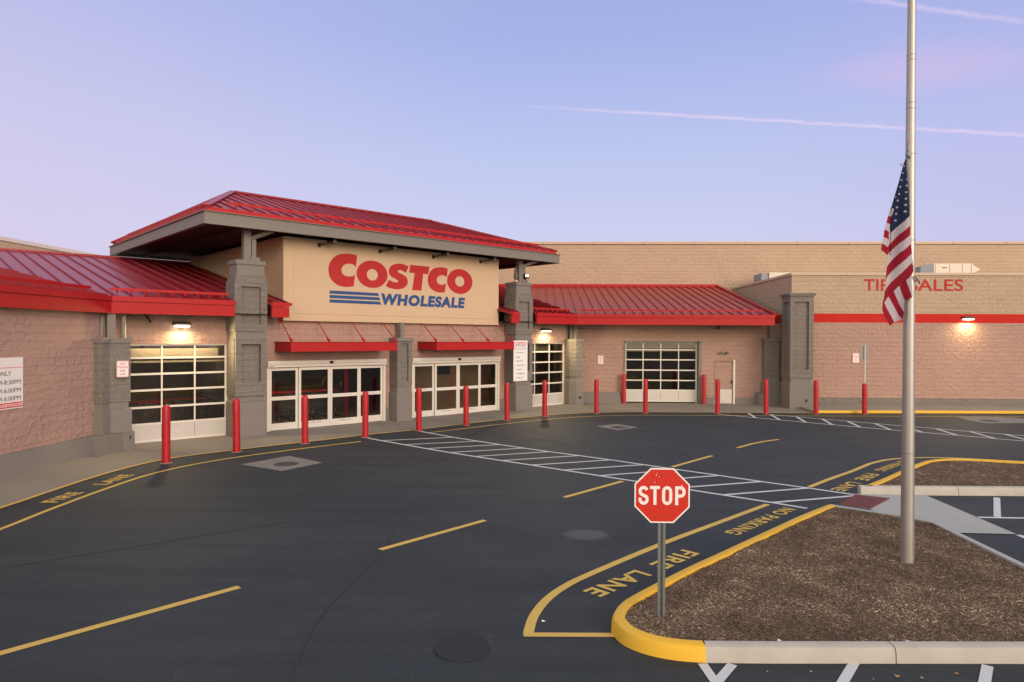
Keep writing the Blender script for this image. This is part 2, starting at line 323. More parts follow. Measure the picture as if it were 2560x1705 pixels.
def empty(name, loc, label, cat, group=None):
    o = bpy.data.objects.new(name, None); scn.collection.objects.link(o); o.location = loc; o.empty_display_size = .1
    o.matrix_world = Matrix.Translation(loc); return tag(o, label, cat, group)
def copy_tree(o, delta, label):
    r = o.copy(); scn.collection.objects.link(r); r.location = Vector(o.location)+Vector(delta); r['label'] = label
    for ch in o.children:
        c = ch.copy(); scn.collection.objects.link(c); c.parent = r; c.matrix_parent_inverse = ch.matrix_parent_inverse.copy()
        for g in ch.children:
            d = g.copy(); scn.collection.objects.link(d); d.parent = c; d.matrix_parent_inverse = g.matrix_parent_inverse.copy()
    return r
def text(mb, body, origin, U, V, h, w=None, ext=.004, off=0, shear=0, mi=0, space=1, align='L'):
    cu = bpy.data.curves.new('t', 'FONT'); cu.body = body; cu.size = 1; cu.extrude = .5; cu.offset = off; cu.shear = shear; cu.resolution_u = 4; cu.space_character = space
    o = bpy.data.objects.new('t', cu); scn.collection.objects.link(o); bpy.context.view_layer.update()
    me = bpy.data.meshes.new_from_object(o.evaluated_get(bpy.context.evaluated_depsgraph_get()))
    vs = np.array([v.co[:] for v in me.vertices]); fs = [tuple(p.vertices) for p in me.polygons]
    bpy.data.objects.remove(o); bpy.data.curves.remove(cu); bpy.data.meshes.remove(me)
    mn, mx = vs.min(0), vs.max(0); sy = h/(mx[1]-mn[1]); sx = (w/(mx[0]-mn[0])) if w else sy
    x = (vs[:, 0]-mn[0])*sx; y = (vs[:, 1]-mn[1])*sy; z = (vs[:, 2]+.5)*ext
    if align == 'C': x -= x.max()/2
    if align == 'R': x -= x.max()
    U, V = Vector(U).normalized(), Vector(V).normalized(); Nn = U.cross(V); O = Vector(origin)
    mb.add([O+U*float(a)+V*float(b)+Nn*float(c) for a, b, c in zip(x, y, z)], fs, mi); return mb
def outline(mb, pts, s_n, n0, n1, mi=0):
    """closed outline in (s,z) on the entrance front, between depths n0 and n1 (concave allowed)"""
    from mathutils.geometry import tessellate_polygon
    tris = tessellate_polygon([[Vector((a, b, 0)) for a, b in pts]]); k = len(pts)
    vs = [(*D2(a, n1), b) for a, b in pts]+[(*D2(a, n0), b) for a, b in pts]
    mb.add(vs, [tuple(t) for t in tris]+[(i, (i+1) % k, k+(i+1) % k, k+i) for i in range(k)], mi)
def ellring(mb, cx, cz, rx, rz, ix, iz, irx, irz, n0, n1, mi=0, n=48):
    O = [(cx+rx*math.cos(a), cz+rz*math.sin(a)) for a in np.linspace(0, 2*math.pi, n, endpoint=False)]
    I = [(ix+irx*math.cos(a), iz+irz*math.sin(a)) for a in np.linspace(0, 2*math.pi, n, endpoint=False)]
    vs = [(*D2(a, n1), b) for a, b in O+I]+[(*D2(a, n0), b) for a, b in O+I]
    fs = []
    for i in range(n):
        j = (i+1) % n; fs += [(i, j, n+j, n+i), (i, j, 2*n+j, 2*n+i), (n+i, n+j, 3*n+j, 3*n+i)]
    mb.add(vs, fs, mi)
def catmull(pts, corners=(), closed=True, sub=5):
    n = len(pts); out = []
    for i in range(n if closed else n-1):
        p1, p2 = pts[i], pts[(i+1) % n]
        p0 = pts[i-1] if (i not in corners and (closed or i > 0)) else p1
        p3 = pts[(i+2) % n] if ((i+1) % n not in corners and (closed or i+2 < n)) else p2
        for k in range(sub):
            t = k/sub
            out.append(tuple(.5*((2*p1[j])+(-p0[j]+p2[j])*t+(2*p0[j]-5*p1[j]+4*p2[j]-p3[j])*t*t+(-p0[j]+3*p1[j]-3*p2[j]+p3[j])*t**3) for j in (0, 1)))
    if not closed: out.append(tuple(pts[-1]))
    return out
# ================================================================== GROUND
struct(MB().sheet([(-150, -150), (150, -150), (150, 150), (-150, 150)], 0).build('asphalt_lot', M_asph))
INNER = [(-10.0, -4), (-9.91, 8), (-9.91, 12.1), (-9.96, 13.3), (-10.0, 14.6), (-9.95, 15.73), (-9.74, 16.84), (-9.3, 17.68), (-8.54, 18.6), (-7.57, 19.68), (-6.67, 20.6), (-5.70, 21.7), (-4.05, 23.3), (-2.3, 25.3), (-1.35, 26.3), (.33, 27.85), (1.8, 28.75), (3.2, 29.2), (4.34, 29.38), (7.51, 29.5), (11.8, 29.56)]
IN = catmull(INNER, closed=False, sub=4)
walk = IN+[(16, 29.85), (21, 30.1), (60, 32.0), (60, 33.2), (11.9, 33.2), (11.9, 34.2), (1.0, 34.2), (-5, 27.9), (-12.8, 19.8), (-12.8, -4)]
struct(MB().sheet(walk, .008).build('pavement', M_walk))
jm = MB()   # saw-cut joints in the pavement
for a, b in (((-11.4, 18.55), (-9.2, 17.8)), ((2.0, 32.1), (2.9, 29.2)), ((7.9, 33.3), (8.4, 29.55)), ((-6.0, 25.0), (-5.0, 22.6)), ((11.5, 31.3), (11.7, 29.7)), ((-11.8, 12), (-9.95, 12)), ((4.3, 33.2), (5.0, 29.45))): jm.strip([a, b], .014, .0115)
struct(jm.build('pavement_joints', M_tar))
# raised yellow kerb in front of the far right wall
km = MB(); far = [(11.8, 29.56), (14, 29.72), (16.2, 29.87), (21, 30.12), (60, 32.05)]
km.prism(far+[(x, y+.15) for x, y in far[::-1]], .0, .12); struct(km.build('far_kerb', M_yk, bevel=.02))
km = MB(); km.prism([(x, y+.15) for x, y in far]+[(60, 33.0), (11.95, 33.0)], .009, .105); struct(km.build('raised_pavement', M_walk))
OUTER = [(-9.05, -4), (-8.84, 9), (-8.84, 10.8), (-8.92, 11.8), (-8.98, 12.9), (-9.0, 13.92), (-8.97, 14.93), (-8.86, 15.6), (-8.6, 16.4), (-8.03, 17.44), (-7.15, 18.55), (-6.16, 19.65), (-5.4, 20.45)]
OUT2 = [(-3.75, 22.42), (-3.53, 22.61), (-2.1, 24.15), (-1.28, 25.0), (.04, 26.24), (1.27, 27.2), (2.3, 27.75), (3.33, 28.05), (5, 28.25), (7.22, 28.37), (9.98, 28.5), (20.08, 28.98), (60, 30.9)]
ym = MB().strip(IN, .10, .0125).build('pavement_edge_line', M_yl); struct(ym)
ym = MB().strip(catmull(OUTER, closed=False), .10, .005).strip(catmull(OUT2, closed=False), .085, .005); struct(ym.build('fire_lane_line', M_yl))
dm = MB()
for a, b in (((-6.0, 5.85), (-3.80, 8.48)), ((-2.37, 10.08), (-.93, 11.8)), ((.52, 13.59), (1.87, 15.2)), ((3.31, 16.96), (4.71, 18.65))): dm.strip([a, b], .115, .005)
dm.strip([(5.79, 20.04), (6.47, 20.85), (7.07, 21.42), (7.6, 21.82)], .115, .005); struct(dm.build('lane_divider_dashes', M_yl))
# crosswalks
XU = [(-4.05, 22.83), (-2.71, 21.5), (-1.87, 20.77), (-1.14, 20.14), (-.43, 19.56), (.3, 18.99), (1.1, 18.42), (1.89, 17.83), (2.65, 17.21), (3.41, 16.6), (4.21, 15.97), (4.98, 15.35), (5.77, 14.75), (6.55, 14.12)]
XL = [(-5.42, 21.2), (-4.83, 20.65), (-3.97, 19.93), (-3.21, 19.27), (-2.45, 18.66), (-1.71, 18.09), (-.96, 17.54), (-.18, 16.97), (.6, 16.38), (1.41, 15.77), (2.2, 15.17), (2.97, 14.59), (3.76, 13.99), (4.55, 13.4), (5.06, 12.98)]
wm = MB(); wm.strip(XU, .10, .0055).strip(XL, .10, .0055)
for i in range(1, 14): wm.strip([XL[i], XU[i]], .095, .0058)
U2 = [(9.73, 28.94), (10.53, 28.2), (11.28, 27.5), (11.98, 26.85), (12.7, 26.19), (13.43, 25.53), (14.2, 24.86), (14.97, 24.2), (15.74, 23.6), (16.5, 22.95), (17.3, 22.3)]
L2 = [(8.72, 27.69), (9.46, 27.02), (10.2, 26.35), (10.92, 25.69), (11.64, 25.05), (12.4, 24.43), (13.17, 23.83), (13.95, 23.2), (14.74, 22.52), (15.5, 21.85), (16.2, 21.2)]
wm.strip(U2, .10, .0055).strip([(7.58, 28.8)]+L2, .10, .0055).strip([(8.95, 29.4), L2[0]], .10, .0058)
for i in range(len(U2)-1): wm.strip([U2[i], L2[i+1]], .10, .0058)
struct(wm.build('crosswalk_lines', M_wl))
gm = MB().strip([(-1.5, 21.35), (-1, 20.97)], .04, .005).strip([(-.3, 22.1), (1.2, 20.75)], .05, .005).strip([(-.9, 20.9), (.05, 21.7)], .05, .005).strip([(-.2, 20.2), (.95, 20.93)], .05, .005)
struct(gm.build('ghost_lines', M_scr))
# parking bay lines
pm = MB()
pm.strip([(1.62, 6.72), (1.78, 5.0)], .095, .0055).strip([(1.91, 6.72), (1.66, 6.35)], .095, .0058)
for x in (3.13, 4.41, 5.7): pm.strip([(x, 6.82), (x-1.1, 5.3)], .095, .0055)
pm.strip([(9.27, 14.1), (8.27, 12.56)], .11, .0055).strip([(7.9, 12.51), (13, 12.45)], .09, .0058).strip([(7.86, 11.42), (7.86, 7)], .10, .0055)
struct(pm.build('parking_bay_lines', M_wl))
# front island: fire lane box, lettering, kerb, mulch
YB = [(4.42, 13.26), (3.2, 11.97), (1.95, 10.64), (.73, 9.23), (.34, 8.71), (.10, 8.25), (-.04, 7.79), (-.09, 7.44), (-.1, 7.27)]
bm_ = MB().strip(catmull(YB, closed=False), .115, .005).strip([(-.15, 7.28), (.83, 7.32)], .10, .0052)
YB2 = [(5.83, 14.85), (6.6, 15.7), (7.47, 16.6), (8.1, 17.3), (8.6, 17.84), (9.31, 18.4), (10.16, 18.71), (11.15, 18.75), (12.8, 18.3), (16, 17.4)]
bm_.strip(catmull(YB2, closed=False), .115, .005); struct(bm_.build('island_fire_lane_line', M_yl))
tm = MB()
def road_text(body, p, q, h, side=1, sp=1.12, mb=None):
    p, q = Vector((*p, .0066)), Vector((*q, .0066)); U = (q-p); V = Vector((0, 0, 1)).cross(U)
    text(mb if mb is not None else tm, body, p, U, V, h, w=U.length, ext=.0006, off=.026, space=sp)
road_text('FIRE', (2.18, 10.34), (1.56, 9.63), .29); road_text('LANE', (1.33, 9.39), (.56, 8.57), .29)
road_text('NO PARKING', (4.63, 13.03), (3.05, 11.30), .26)
road_text('LANE', (6.93, 15.47), (6.17, 14.63), .29); road_text('FIRE', (7.82, 16.5), (7.18, 15.75), .29); road_text('NO PARKING', (9.6, 18.35), (8.16, 16.88), .25)
road_text('FIRE', (-9.18, 12.56), (-9.22, 13.43), .31); road_text('LANE', (-9.22, 14.13), (-9.25, 15.19), .31)
struct(tm.build('fire_lane_lettering', M_yl))
tf = MB(); road_text('NO', (17.1, 28.98), (17.7, 29.0), .3, mb=tf); road_text('PARKING', (18.2, 29.02), (20.2, 29.1), .3, mb=tf); struct(tf.build('faded_lettering', M_ylf))
KW, KH = .15, .155
def offset(pts, d, closed=False):
    P = [Vector(p) for p in pts]; o = []; n = len(P)
    for i, p in enumerate(P):
        a = P[i-1] if (i > 0 or closed) else P[i]; b = P[(i+1) % n] if (i < n-1 or closed) else P[i]
        t1 = (p-a).normalized() if (p-a).length > 1e-6 else (b-p).normalized(); t2 = (b-p).normalized() if (b-p).length > 1e-6 else t1
        t = (t1+t2).normalized(); nn = Vector((t.y, -t.x)); c = max(.5, nn.dot(Vector((t1.y, -t1.x)))); o.append(tuple(p+nn*d/c))
    return o
def kerb(name, pts, m, inward, h=KH, w=KW, h1=None):
    """rounded kerb section swept along pts (outer foot); inward = +1/-1 for the side the kerb body lies on"""
    prof = [(0, -.02), (.012, h*.72), (.03, h*.93), (.055, h), (w, h), (w, -.02)]
    rows = [offset(pts, inward*a) for a, _ in prof]; n = len(pts); k = len(prof); mb = MB()
    vs = [(*rows[j][i], prof[j][1]*(1 if h1 is None else (1+(h1/h-1)*i/(n-1)) if prof[j][1] > 0 else 1)) for i in range(n) for j in range(k)]
    fs = [(i*k+j, i*k+(j+1) % k, (i+1)*k+(j+1) % k, (i+1)*k+j) for i in range(n-1) for j in range(k)]+[tuple(range(k)), tuple(range((n-1)*k, n*k))[::-1]]
    mb.add(vs, fs); return struct(mb.build(name, m, smooth=True))
backE = [(5.31, 12.73), (4.56, 11.98), (3.6, 10.93), (2.6, 9.83), (2.06, 9.24), (1.6, 8.71), (1.13, 8.14), (.96, 7.9), (.86, 7.69), (.80, 7.46), (.82, 7.27), (.91, 7.06), (1.11, 6.88), (1.37, 6.775), (1.66, 6.74)]
backE = catmull(backE, corners=(0,), closed=False, sub=3)
kerb('front_island_kerb_yellow', backE, M_yk, -1)
frontE = [(1.66, 6.74), (2.3, 6.76), (3.53, 6.82)]
kerb('front_island_kerb', frontE, M_conc, -1)
kerb('front_island_kerb', [(3.542, 6.821), (4.81, 6.88), (6.6, 6.97)], M_conc, -1)
kerb('front_island_kerb', [(6.75, 7.0), (6.68, 9.5), (6.72, 11.67), (6.35, 12.1), (5.9, 12.43), (5.44, 12.80)], M_ramp, -1, h=.145, w=.15, h1=.145)
def chips(name, poly, z, n, edge=0, ln=(.02, .07)):
    P = np.array(poly); mn, mx = P.min(0), P.max(0); rng = np.random.default_rng(3); pts = []
    while len(pts) < n:
        c = rng.uniform(mn, mx, (20000, 2)); ins = np.zeros(len(c), bool); j = len(P)-1
        for i in range(len(P)):
            xi, yi = P[i]; xj, yj = P[j]; cond = ((yi > c[:, 1]) != (yj > c[:, 1])) & (c[:, 0] < (xj-xi)*(c[:, 1]-yi)/(yj-yi+1e-12)+xi); ins ^= cond; j = i
        pts += list(c[ins])
    pts = np.array(pts[:n]); a = rng.uniform(0, math.pi, n); l = rng.uniform(*ln, n)*rng.uniform(.5, 1, n)*np.where(rng.random(n) < .12, 2.0, 1); w = rng.uniform(.0015, .0048, n); tl = rng.normal(0, .22, n); rl = rng.normal(0, .5, n)
    d = np.stack([np.cos(a)*np.cos(tl), np.sin(a)*np.cos(tl), np.sin(tl)], 1); s = np.stack([-np.sin(a)*np.cos(rl), np.cos(a)*np.cos(rl), np.sin(rl)], 1)
    zz = z(pts[:, 0], pts[:, 1])+rng.uniform(.002, .014, n); c = np.column_stack([pts, zz])
    L, Wd = d*l[:, None]/2, s*w[:, None]
    V = np.stack([c-L-Wd, c+L-Wd*.5, c+L+Wd*.7, c-L+Wd], 1).reshape(-1, 3)
    me = bpy.data.meshes.new(name); me.vertices.add(4*n); me.vertices.foreach_set('co', V.ravel()); me.loops.add(4*n); me.loops.foreach_set('vertex_index', np.arange(4*n)); me.polygons.add(n)
    me.polygons.foreach_set('loop_start', np.arange(0, 4*n, 4)); me.update(calc_edges=True); me.materials.append(M_chip)
    o = bpy.data.objects.new(name, me); scn.collection.objects.link(o); return o
def bedgrid(name, poly, z, step):
    P = np.array(poly); mn, mx = P.min(0), P.max(0); mb = bmesh.new()
    f = mb.faces.new([mb.verts.new((x, y, 0)) for x, y in poly]); 
    for ax in (0, 1):
        for t in np.arange(mn[ax]+step, mx[ax], step):
            co = [0, 0, 0]; no = [0, 0, 0]; co[ax] = t; no[ax] = 1
            bmesh.ops.bisect_plane(mb, geom=mb.verts[:]+mb.edges[:]+mb.faces[:], plane_co=co, plane_no=no)
    for v in mb.verts: v.co.z = float(z(np.array([v.co.x]), np.array([v.co.y]))[0])
    me = bpy.data.meshes.new(name); mb.to_mesh(me); mb.free(); me.materials.append(M_mulch)
    o = bpy.data.objects.new(name, me); scn.collection.objects.link(o); return struct(o)
bed1 = offset(backE, -KW)+offset([(1.66, 6.74), (3.53, 6.82), (6.55, 6.97)], -KW)[1:]+[(6.6, 7.2), (6.56, 9.5), (6.58, 11.6), (6.28, 12.0), (5.42, 12.62)]
def z1(x, y): return .112+.008*np.sin(x*1.3+.5)*np.sin(y*1.1)+.006*np.sin(x*3.1+y*2.3)+.003*np.sin(x*9+y*7)
bedgrid('front_mulch_bed', bed1, z1, .25)
tag(chips('mulch_chips', bed1, z1, 95000, ln=(.015, .05)), 'brown shredded mulch covering the front island around the stop sign', 'mulch', kind='stuff')
kerb('back_island_kerb', [(6.62, 14.19), (8.6, 14.24)], M_conc, -1, h=.17)
kerb('back_island_kerb', [(8.612, 14.24), (10.5, 14.3), (13, 14.4), (20, 14.7)], M_conc, -1, h=.17)
bk = [(6.74, 14.36), (7.6, 15.25), (8.57, 16.3), (9.24, 17.0), (9.75, 17.45), (10.3, 17.72), (10.97, 17.76), (12.12, 17.44), (16, 16.2), (20, 15.2)]
bkc = catmull(bk, closed=False, sub=3); kerb('back_island_kerb_yellow', bkc, M_yk, 1, h=.17)
bed2 = [(6.98, 14.4), (8.6, 14.4), (13, 14.55), (20, 14.85)]+[p for p in offset(bkc, KW)][::-1][:-2]
def z2(x, y): return .125+.012*np.sin(x*1.7)*np.sin(y*1.3)
bedgrid('back_mulch_bed', bed2, z2, .4)
tag(chips('mulch_chips', bed2, z2, 22000, ln=(.03, .08)), 'brown mulch covering the back island beyond the flagpole', 'mulch', kind='stuff')
# ramp between the islands
struct(MB().sheet([(5.79, 13.30), (6.22, 12.93), (6.4, 12.15), (6.78, 11.7), (6.80, 11.47), (7.84, 11.44), (7.92, 14.24), (6.5, 14.24), (6.42, 14.06)], .012).build('ramp', M_ramp))
pd_ = MB(); pd_.prism([(5.79, 13.32), (6.22, 12.97), (7.02, 13.84), (6.47, 14.12)], .013, .02)
for i in range(15):
    t = (i+.5)/15; a = Vector((5.79, 13.32)).lerp(Vector((6.22, 12.97)), t); b = Vector((6.47, 14.12)).lerp(Vector((7.02, 13.84)), t)
    pd_.bar((*a, .024), (*b, .024), .016, .012)
struct(pd_.build('tactile_pad', M_pad))
# drain covers and their collars
def cover(name, poly, c, r, label, square=False):
    t = empty(name, (*c, 0), label, 'manhole cover')
    if poly: MB().prism(poly, .002, .0075).build('concrete_collar', M_mortar, t)
    m = MB()
    if square: m.prism(square, .003, .011)
    else: m.lathe((*c, 0), [(r, .002), (r, .011), (r*.97, .013), (r*.2, .012)], 28)
    for k in range(0 if square else 6): a = k*math.pi/3; m.box('W', c[0]+r*.55*math.cos(a)-.012, c[0]+r*.55*math.cos(a)+.012, c[1]+r*.55*math.sin(a)-.012, c[1]+r*.55*math.sin(a)+.012, .01, .018)
    m.build('iron_lid', M_iron if not poly else mat('dusty_iron', (.085, .078, .070), rough=.9, spec=.2, var=.3, vscale=25), t); return t
cover('manhole_cover', [(-7.39, 16.57), (-6.66, 17.84), (-5.47, 16.95), (-6.08, 15.85)], (-6.3, 16.69), .3, 'round manhole cover in a grey concrete collar left of the crosswalk')
cover('manhole_cover', [(17.17, 28.84), (16.95, 27.3), (17.06, 26.66), (18.6, 26.78), (20.5, 27.8), (19.03, 28.9)], (17.69, 27.4), .33, 'round manhole cover in a pale concrete patch by the far right kerb')
cover('manhole_cover', None, (-.77, 6.93), .29, 'dark iron manhole cover in bare asphalt near the bottom of the picture')
cover('drain_grate', [(2.1, 24.6), (2.9, 25.25), (3.54, 24.39), (2.72, 23.6)], (2.9, 24.35), .3, 'square drain grate in a diamond concrete collar before the right wing', square=[(2.5, 24.35), (2.85, 24.75), (3.25, 24.25), (2.78, 23.9)])
struct(MB().strip(catmull([(-2.25, 5.2), (-2.31, 6.17), (-2.42, 7.0), (-2.47, 7.7), (-2.43, 8.6), (-2.34, 9.6), (-2.33, 10.4), (-2.42, 11.3), (-2.3, 12.2)], closed=False), .028, .0045).build('crack_seal', M_tar))
tym = MB().strip(catmull([(-9, 7.6), (-7.2, 9.2), (-5.5, 10.6), (-4.3, 11.6)], closed=False), .12, .0042).strip(catmull([(-3.9, 16.9), (-3.1, 17.6), (-2.55, 18.5)], closed=False), .11, .0042)
struct(tym.build('tyre_marks', M_tyre))
# ================================================================== STORE
store = empty('store_building', (*D2(14.5, -25), 0), 'large tan and rose block warehouse store with red metal roofs and an angled entrance', 'store')
def part(mb, name, m, bevel=0, parent=store, smooth=False): return mb.build(name, m, parent, bevel=bevel, smooth=smooth)
WN = -22.2   # entrance wall face; garage and sliding doors sit in its openings
XL_, YR = -12.05, 33.3
# entrance wall with openings, split at the big pillars
def wall_D(segs, z1, z0=0, n0=WN-.3, n1=WN):
    m = MB()
    for s0, s1, a, b in segs: m.box('D', s0, s1, n0, n1, a, b)
    return m
part(wall_D([(4.9, 8.6, 2.94, 3.9)], 0), 'wall', M_low)
part(wall_D([(8.5, 9.33, 0, 3.9), (9.33, 13.95, 2.38, 3.9), (13.95, 15.11, 0, 3.9), (15.11, 19.73, 2.38, 3.9), (19.73, 20.6, 0, 3.9)], 0), 'wall', M_low)
part(wall_D([(20.62, 24.75, 2.94, 3.9), (23.93, 24.75, 0, 2.94)], 0), 'wall', M_low)
part(MB().box('D', 13.95, 14.2, WN, WN+.03, 0, .5), 'plinth', M_greyp); part(MB().box('D', 19.72, 20.1, WN, WN+.03, 0, .5), 'plinth', M_greyp)
# left wing wall and plinth
part(MB().box('W', XL_-.3, XL_, -6, 19.45, 0, 3.9), 'wall', M_low)
part(MB().prism([(XL_-.02, -6), (-11.87, -6), (-11.87, 17.7), (XL_-.02, 17.7)], 0, .50, top=[(XL_-.02, -6), (-11.95, -6), (-11.95, 17.7), (XL_-.02, 17.7)]), 'plinth', M_greyp)
# right wing wall with garage door and service door openings
m = MB()
for a, b, c, d in ((1.5, 4.15, 0, 3.9), (4.15, 7.85, 3.03, 3.9), (7.85, 8.5, 0, 3.9), (8.5, 9.48, 2.14, 3.9), (9.48, 11.9, 0, 3.9)): m.box('W', a, b, YR, YR+.35, c, d)
part(m, 'wall', M_low)
part(MB().prism([(1.85, YR+.02), (1.85, YR-.22), (4.0, YR-.22), (4.0, YR+.02)], 0, .54, top=[(1.85, YR+.02), (1.85, YR-.15), (3.95, YR-.15), (3.95, YR+.02)]), 'plinth', M_greyp)
for a_, b_, z_ in ((4.0, 4.13, .54), (7.87, 8.5, .33), (9.52, 11.88, .33)): part(MB().box('W', a_, b_, YR-.05, YR+.02, 0, z_), 'plinth', M_greyp)
# tyre bay block
TX, TY = 11.88, 32.5
part(MB().box('W', TX, 60, TY, TY+.35, 0, 3.97).box('W', TX, TX+.35, TY+.36, 42.2, 0, 3.97), 'wall', M_low)
part(MB().box('W', TX, 60, TY-.004, TY+.35, 3.97, 4.39).box('W', TX-.004, TX+.35, TY+.36, 42.2, 3.97, 4.39), 'painted_band', M_band)
part(MB().box('W', TX, 60, TY, TY+.35, 4.39, 6.18).box('W', TX, TX+.35, TY+.36, 42.2, 4.39, 6.18), 'wall', M_up)
cp = part(MB().box('W', TX-.05, 60, TY-.05, TY+.45, 6.18, 6.31).box('W', TX-.05, TX+.4, TY+.46, 42.2, 6.18, 6.31), 'coping', M_cope, bevel=.012)
for x in np.arange(14.4, 60, 2.9): MB().box('W', x, x+.012, TY-.054, TY+.4, 6.17, 6.315).build('joint', M_greym, cp)
part(MB().box('W', TX+.36, 60, TY+.36, 42.2, 5.7, 5.8), 'flat_roof', M_cope)
part(MB().box('W', TX-.02, 60, TY-.03, TY, 0, .44), 'plinth', M_grey)
for wd_, x_, w_ in (('TIRE', 15.2, 1.68), ('SALES', 17.27, 2.48)): tt = MB(); text(tt, wd_, (x_, TY-.006, 5.46), (1, 0, 0), (0, 0, 1), .55, w=w_, ext=.004, off=.012); part(tt, 'wall_lettering', M_tirered)
# tall warehouse walls behind
part(MB().box('W', -9, 60, 42.2, 42.6, 0, 8.98), 'tall_wall', M_up)
part(MB().box('W', -33.4, -33, -6, 62, 0, 8.98), 'tall_wall', M_up)
cp = part(MB().box('W', -9, 60, 42.1, 42.7, 8.98, 9.13), 'coping', M_cope)
for x in np.arange(-6, 60, 3.1): MB().box('W', x, x+.02, 42.09, 42.6, 8.95, 9.14).build('joint', M_greym, cp)
part(MB().box('W', -33.6, -32.9, -6, 62, 8.98, 9.22), 'coping', M_copw)
part(MB().box('W', -33, -9, 61.6, 62, 0, 8.9), 'tall_wall', M_up); part(MB().box('W', -9.4, -9, 42.6, 61.6, 0, 8.9), 'tall_wall', M_up)
part(MB().sheet([(-33, -6), (-22, -6), (-22, 22.5), (-2.5, 42), (-9, 42.2), (-9, 61.6), (-33, 61.6)], 6.0), 'flat_roof', M_cope)
# ---------------------------------------------------------------- lower roofs
NF, XF, YF, ZE, SLP, TT = -21.2, -11.76, 31.75, 4.27, .203, 10.3
def zt(t): return ZE+SLP*t
CL = (XF, XF-NF/R2); CR = (YF+NF/R2, YF)       # eave corners
VL = (XF-TT, CL[1]+.41421*TT); VR = (CR[0]-.41421*TT, YF+TT)
XE = 10.85
def roof(poly, name, ribs, mitre=None):
    m = MB(); n = len(poly)
    m.add([(x, y, z) for x, y, z in poly]+[(x, y, z-.08) for x, y, z in poly], [tuple(range(n)), tuple(range(n, 2*n))]+[(i, (i+1) % n, n+(i+1) % n, n+i) for i in range(n)])
    r = part(m, name, M_roof); s = MB()
    for a, b in ribs: s.bar(a, b, .02, .05)
    s.build('standing_seams', M_seam, r); return r
cs = (CL[0]+CL[1])*R2; ce = (CR[0]+CR[1])*R2; vs_, ve_ = (VL[0]+VL[1])*R2, (VR[0]+VR[1])*R2
ribs = []
def dpt(s, t, dz=.025): return (*D2(s, NF-t), zt(t)+dz)
TW0, TW1 = 9.83, 19.5
for s in np.arange(vs_+.3, ve_, .45):
    t0 = max(0, (cs-s)/(cs-vs_)*TT) if s < cs else max(0, (s-ce)/(ve_-ce)*TT) if s > ce else 0
    if 7.98 < s < 9.06 or 20.0 < s < 21.08: t0 = 1
    if t0 < TT-.3 and not (9.74 < s < 19.44): ribs.append((dpt(s, t0+.02), dpt(s, TT)))
rD = roof([(*CL, ZE), (*D2(7.98, NF), ZE), (*D2(7.98, NF-1), zt(1)), (*D2(9.06, NF-1), zt(1)), (*D2(9.06, NF), ZE), (*D2(9.78, NF), ZE), (*D2(9.78, NF-TT), zt(TT)), (*VL, zt(TT))], 'entrance_roof', [r for r in ribs if (r[0][0]+r[0][1])*R2 < 12])
rD2 = roof([(*D2(19.42, NF), ZE), (*D2(20.0, NF), ZE), (*D2(20.0, NF-1), zt(1)), (*D2(21.08, NF-1), zt(1)), (*D2(21.08, NF), ZE), (*CR, ZE), (*VR, zt(TT)), (*D2(19.42, NF-TT), zt(TT))], 'entrance_roof', [r for r in ribs if (r[0][0]+r[0][1])*R2 > 12])
ribs = []
for y in np.arange(-5.8, VL[1], .45):
    t0 = 0 if y < CL[1] else (y-CL[1])/.41421
    t1 = TT
    if y < CL[1]: ribs.append(((XF, y, ZE+.025), (XF-TT, y, zt(TT)+.025)))
    else: ribs.append(((XF-t0, y, zt(t0)+.025), (XF-TT, y, zt(TT)+.025)))
rL = roof([(XF, -6, ZE), (*CL, ZE), (*VL, zt(TT)), (XF-TT, -6, zt(TT))], 'left_wing_roof', ribs)
ribs = []
for x in np.arange(VR[0]+.2, XE, .45):
    t0 = 0 if x > CR[0] else (CR[0]-x)/.41421
    if t0 < TT: ribs.append(((x, YF+t0, zt(t0)+.025), (x, YF+TT, zt(TT)+.025)))
rR = roof([(*CR, ZE), (XE, YF, ZE), (XE, YF+TT, zt(TT)), (*VR, zt(TT))], 'right_wing_roof', ribs)
# ridge caps and rake
MB().bar((VR[0]-2, YF+TT, zt(TT)+.05), (XE, YF+TT, zt(TT)+.05), .25, .17).build('ridge_cap', M_fas, rR)
MB().bar((XE, YF, ZE+.02), (XE, YF+TT, zt(TT)+.02), .14, .16).build('rake_trim', M_fas, rR)
MB().bar((*VL, zt(TT)+.03), (*D2(19, NF-TT), zt(TT)+.03), .2, .08).build('ridge_cap', M_roof, rD)
# snow guards
def guard(a, b, up_, name, par, n):
    m = MB(); a, b = Vector(a), Vector(b)
    m.bar(a, b, .03, .075)
    for i in range(n): p = a.lerp(b, (i+.5)/n); m.bar(p, p-Vector((0, 0, .12)), .03, .05)
    m.build(name, M_fas, par)
gz_ = zt(.45)+.14
guard((*D2(cs+.05, NF-.45), gz_), (*D2(7.9, NF-.45), gz_), 0, 'snow_guard', rD, 9)
guard((*D2(21.05, NF-.45), gz_), (*D2(ce-.05, NF-.45), gz_), 0, 'snow_guard', rD2, 8)
guard((CR[0]+.1, YF+.45, gz_), (XE-.4, YF+.45, gz_), 0, 'snow_guard', rR, 22)
guard((XF-.45, -6, gz_), (XF-.45, CL[1]-.2, gz_), 0, 'snow_guard', rL, 30)
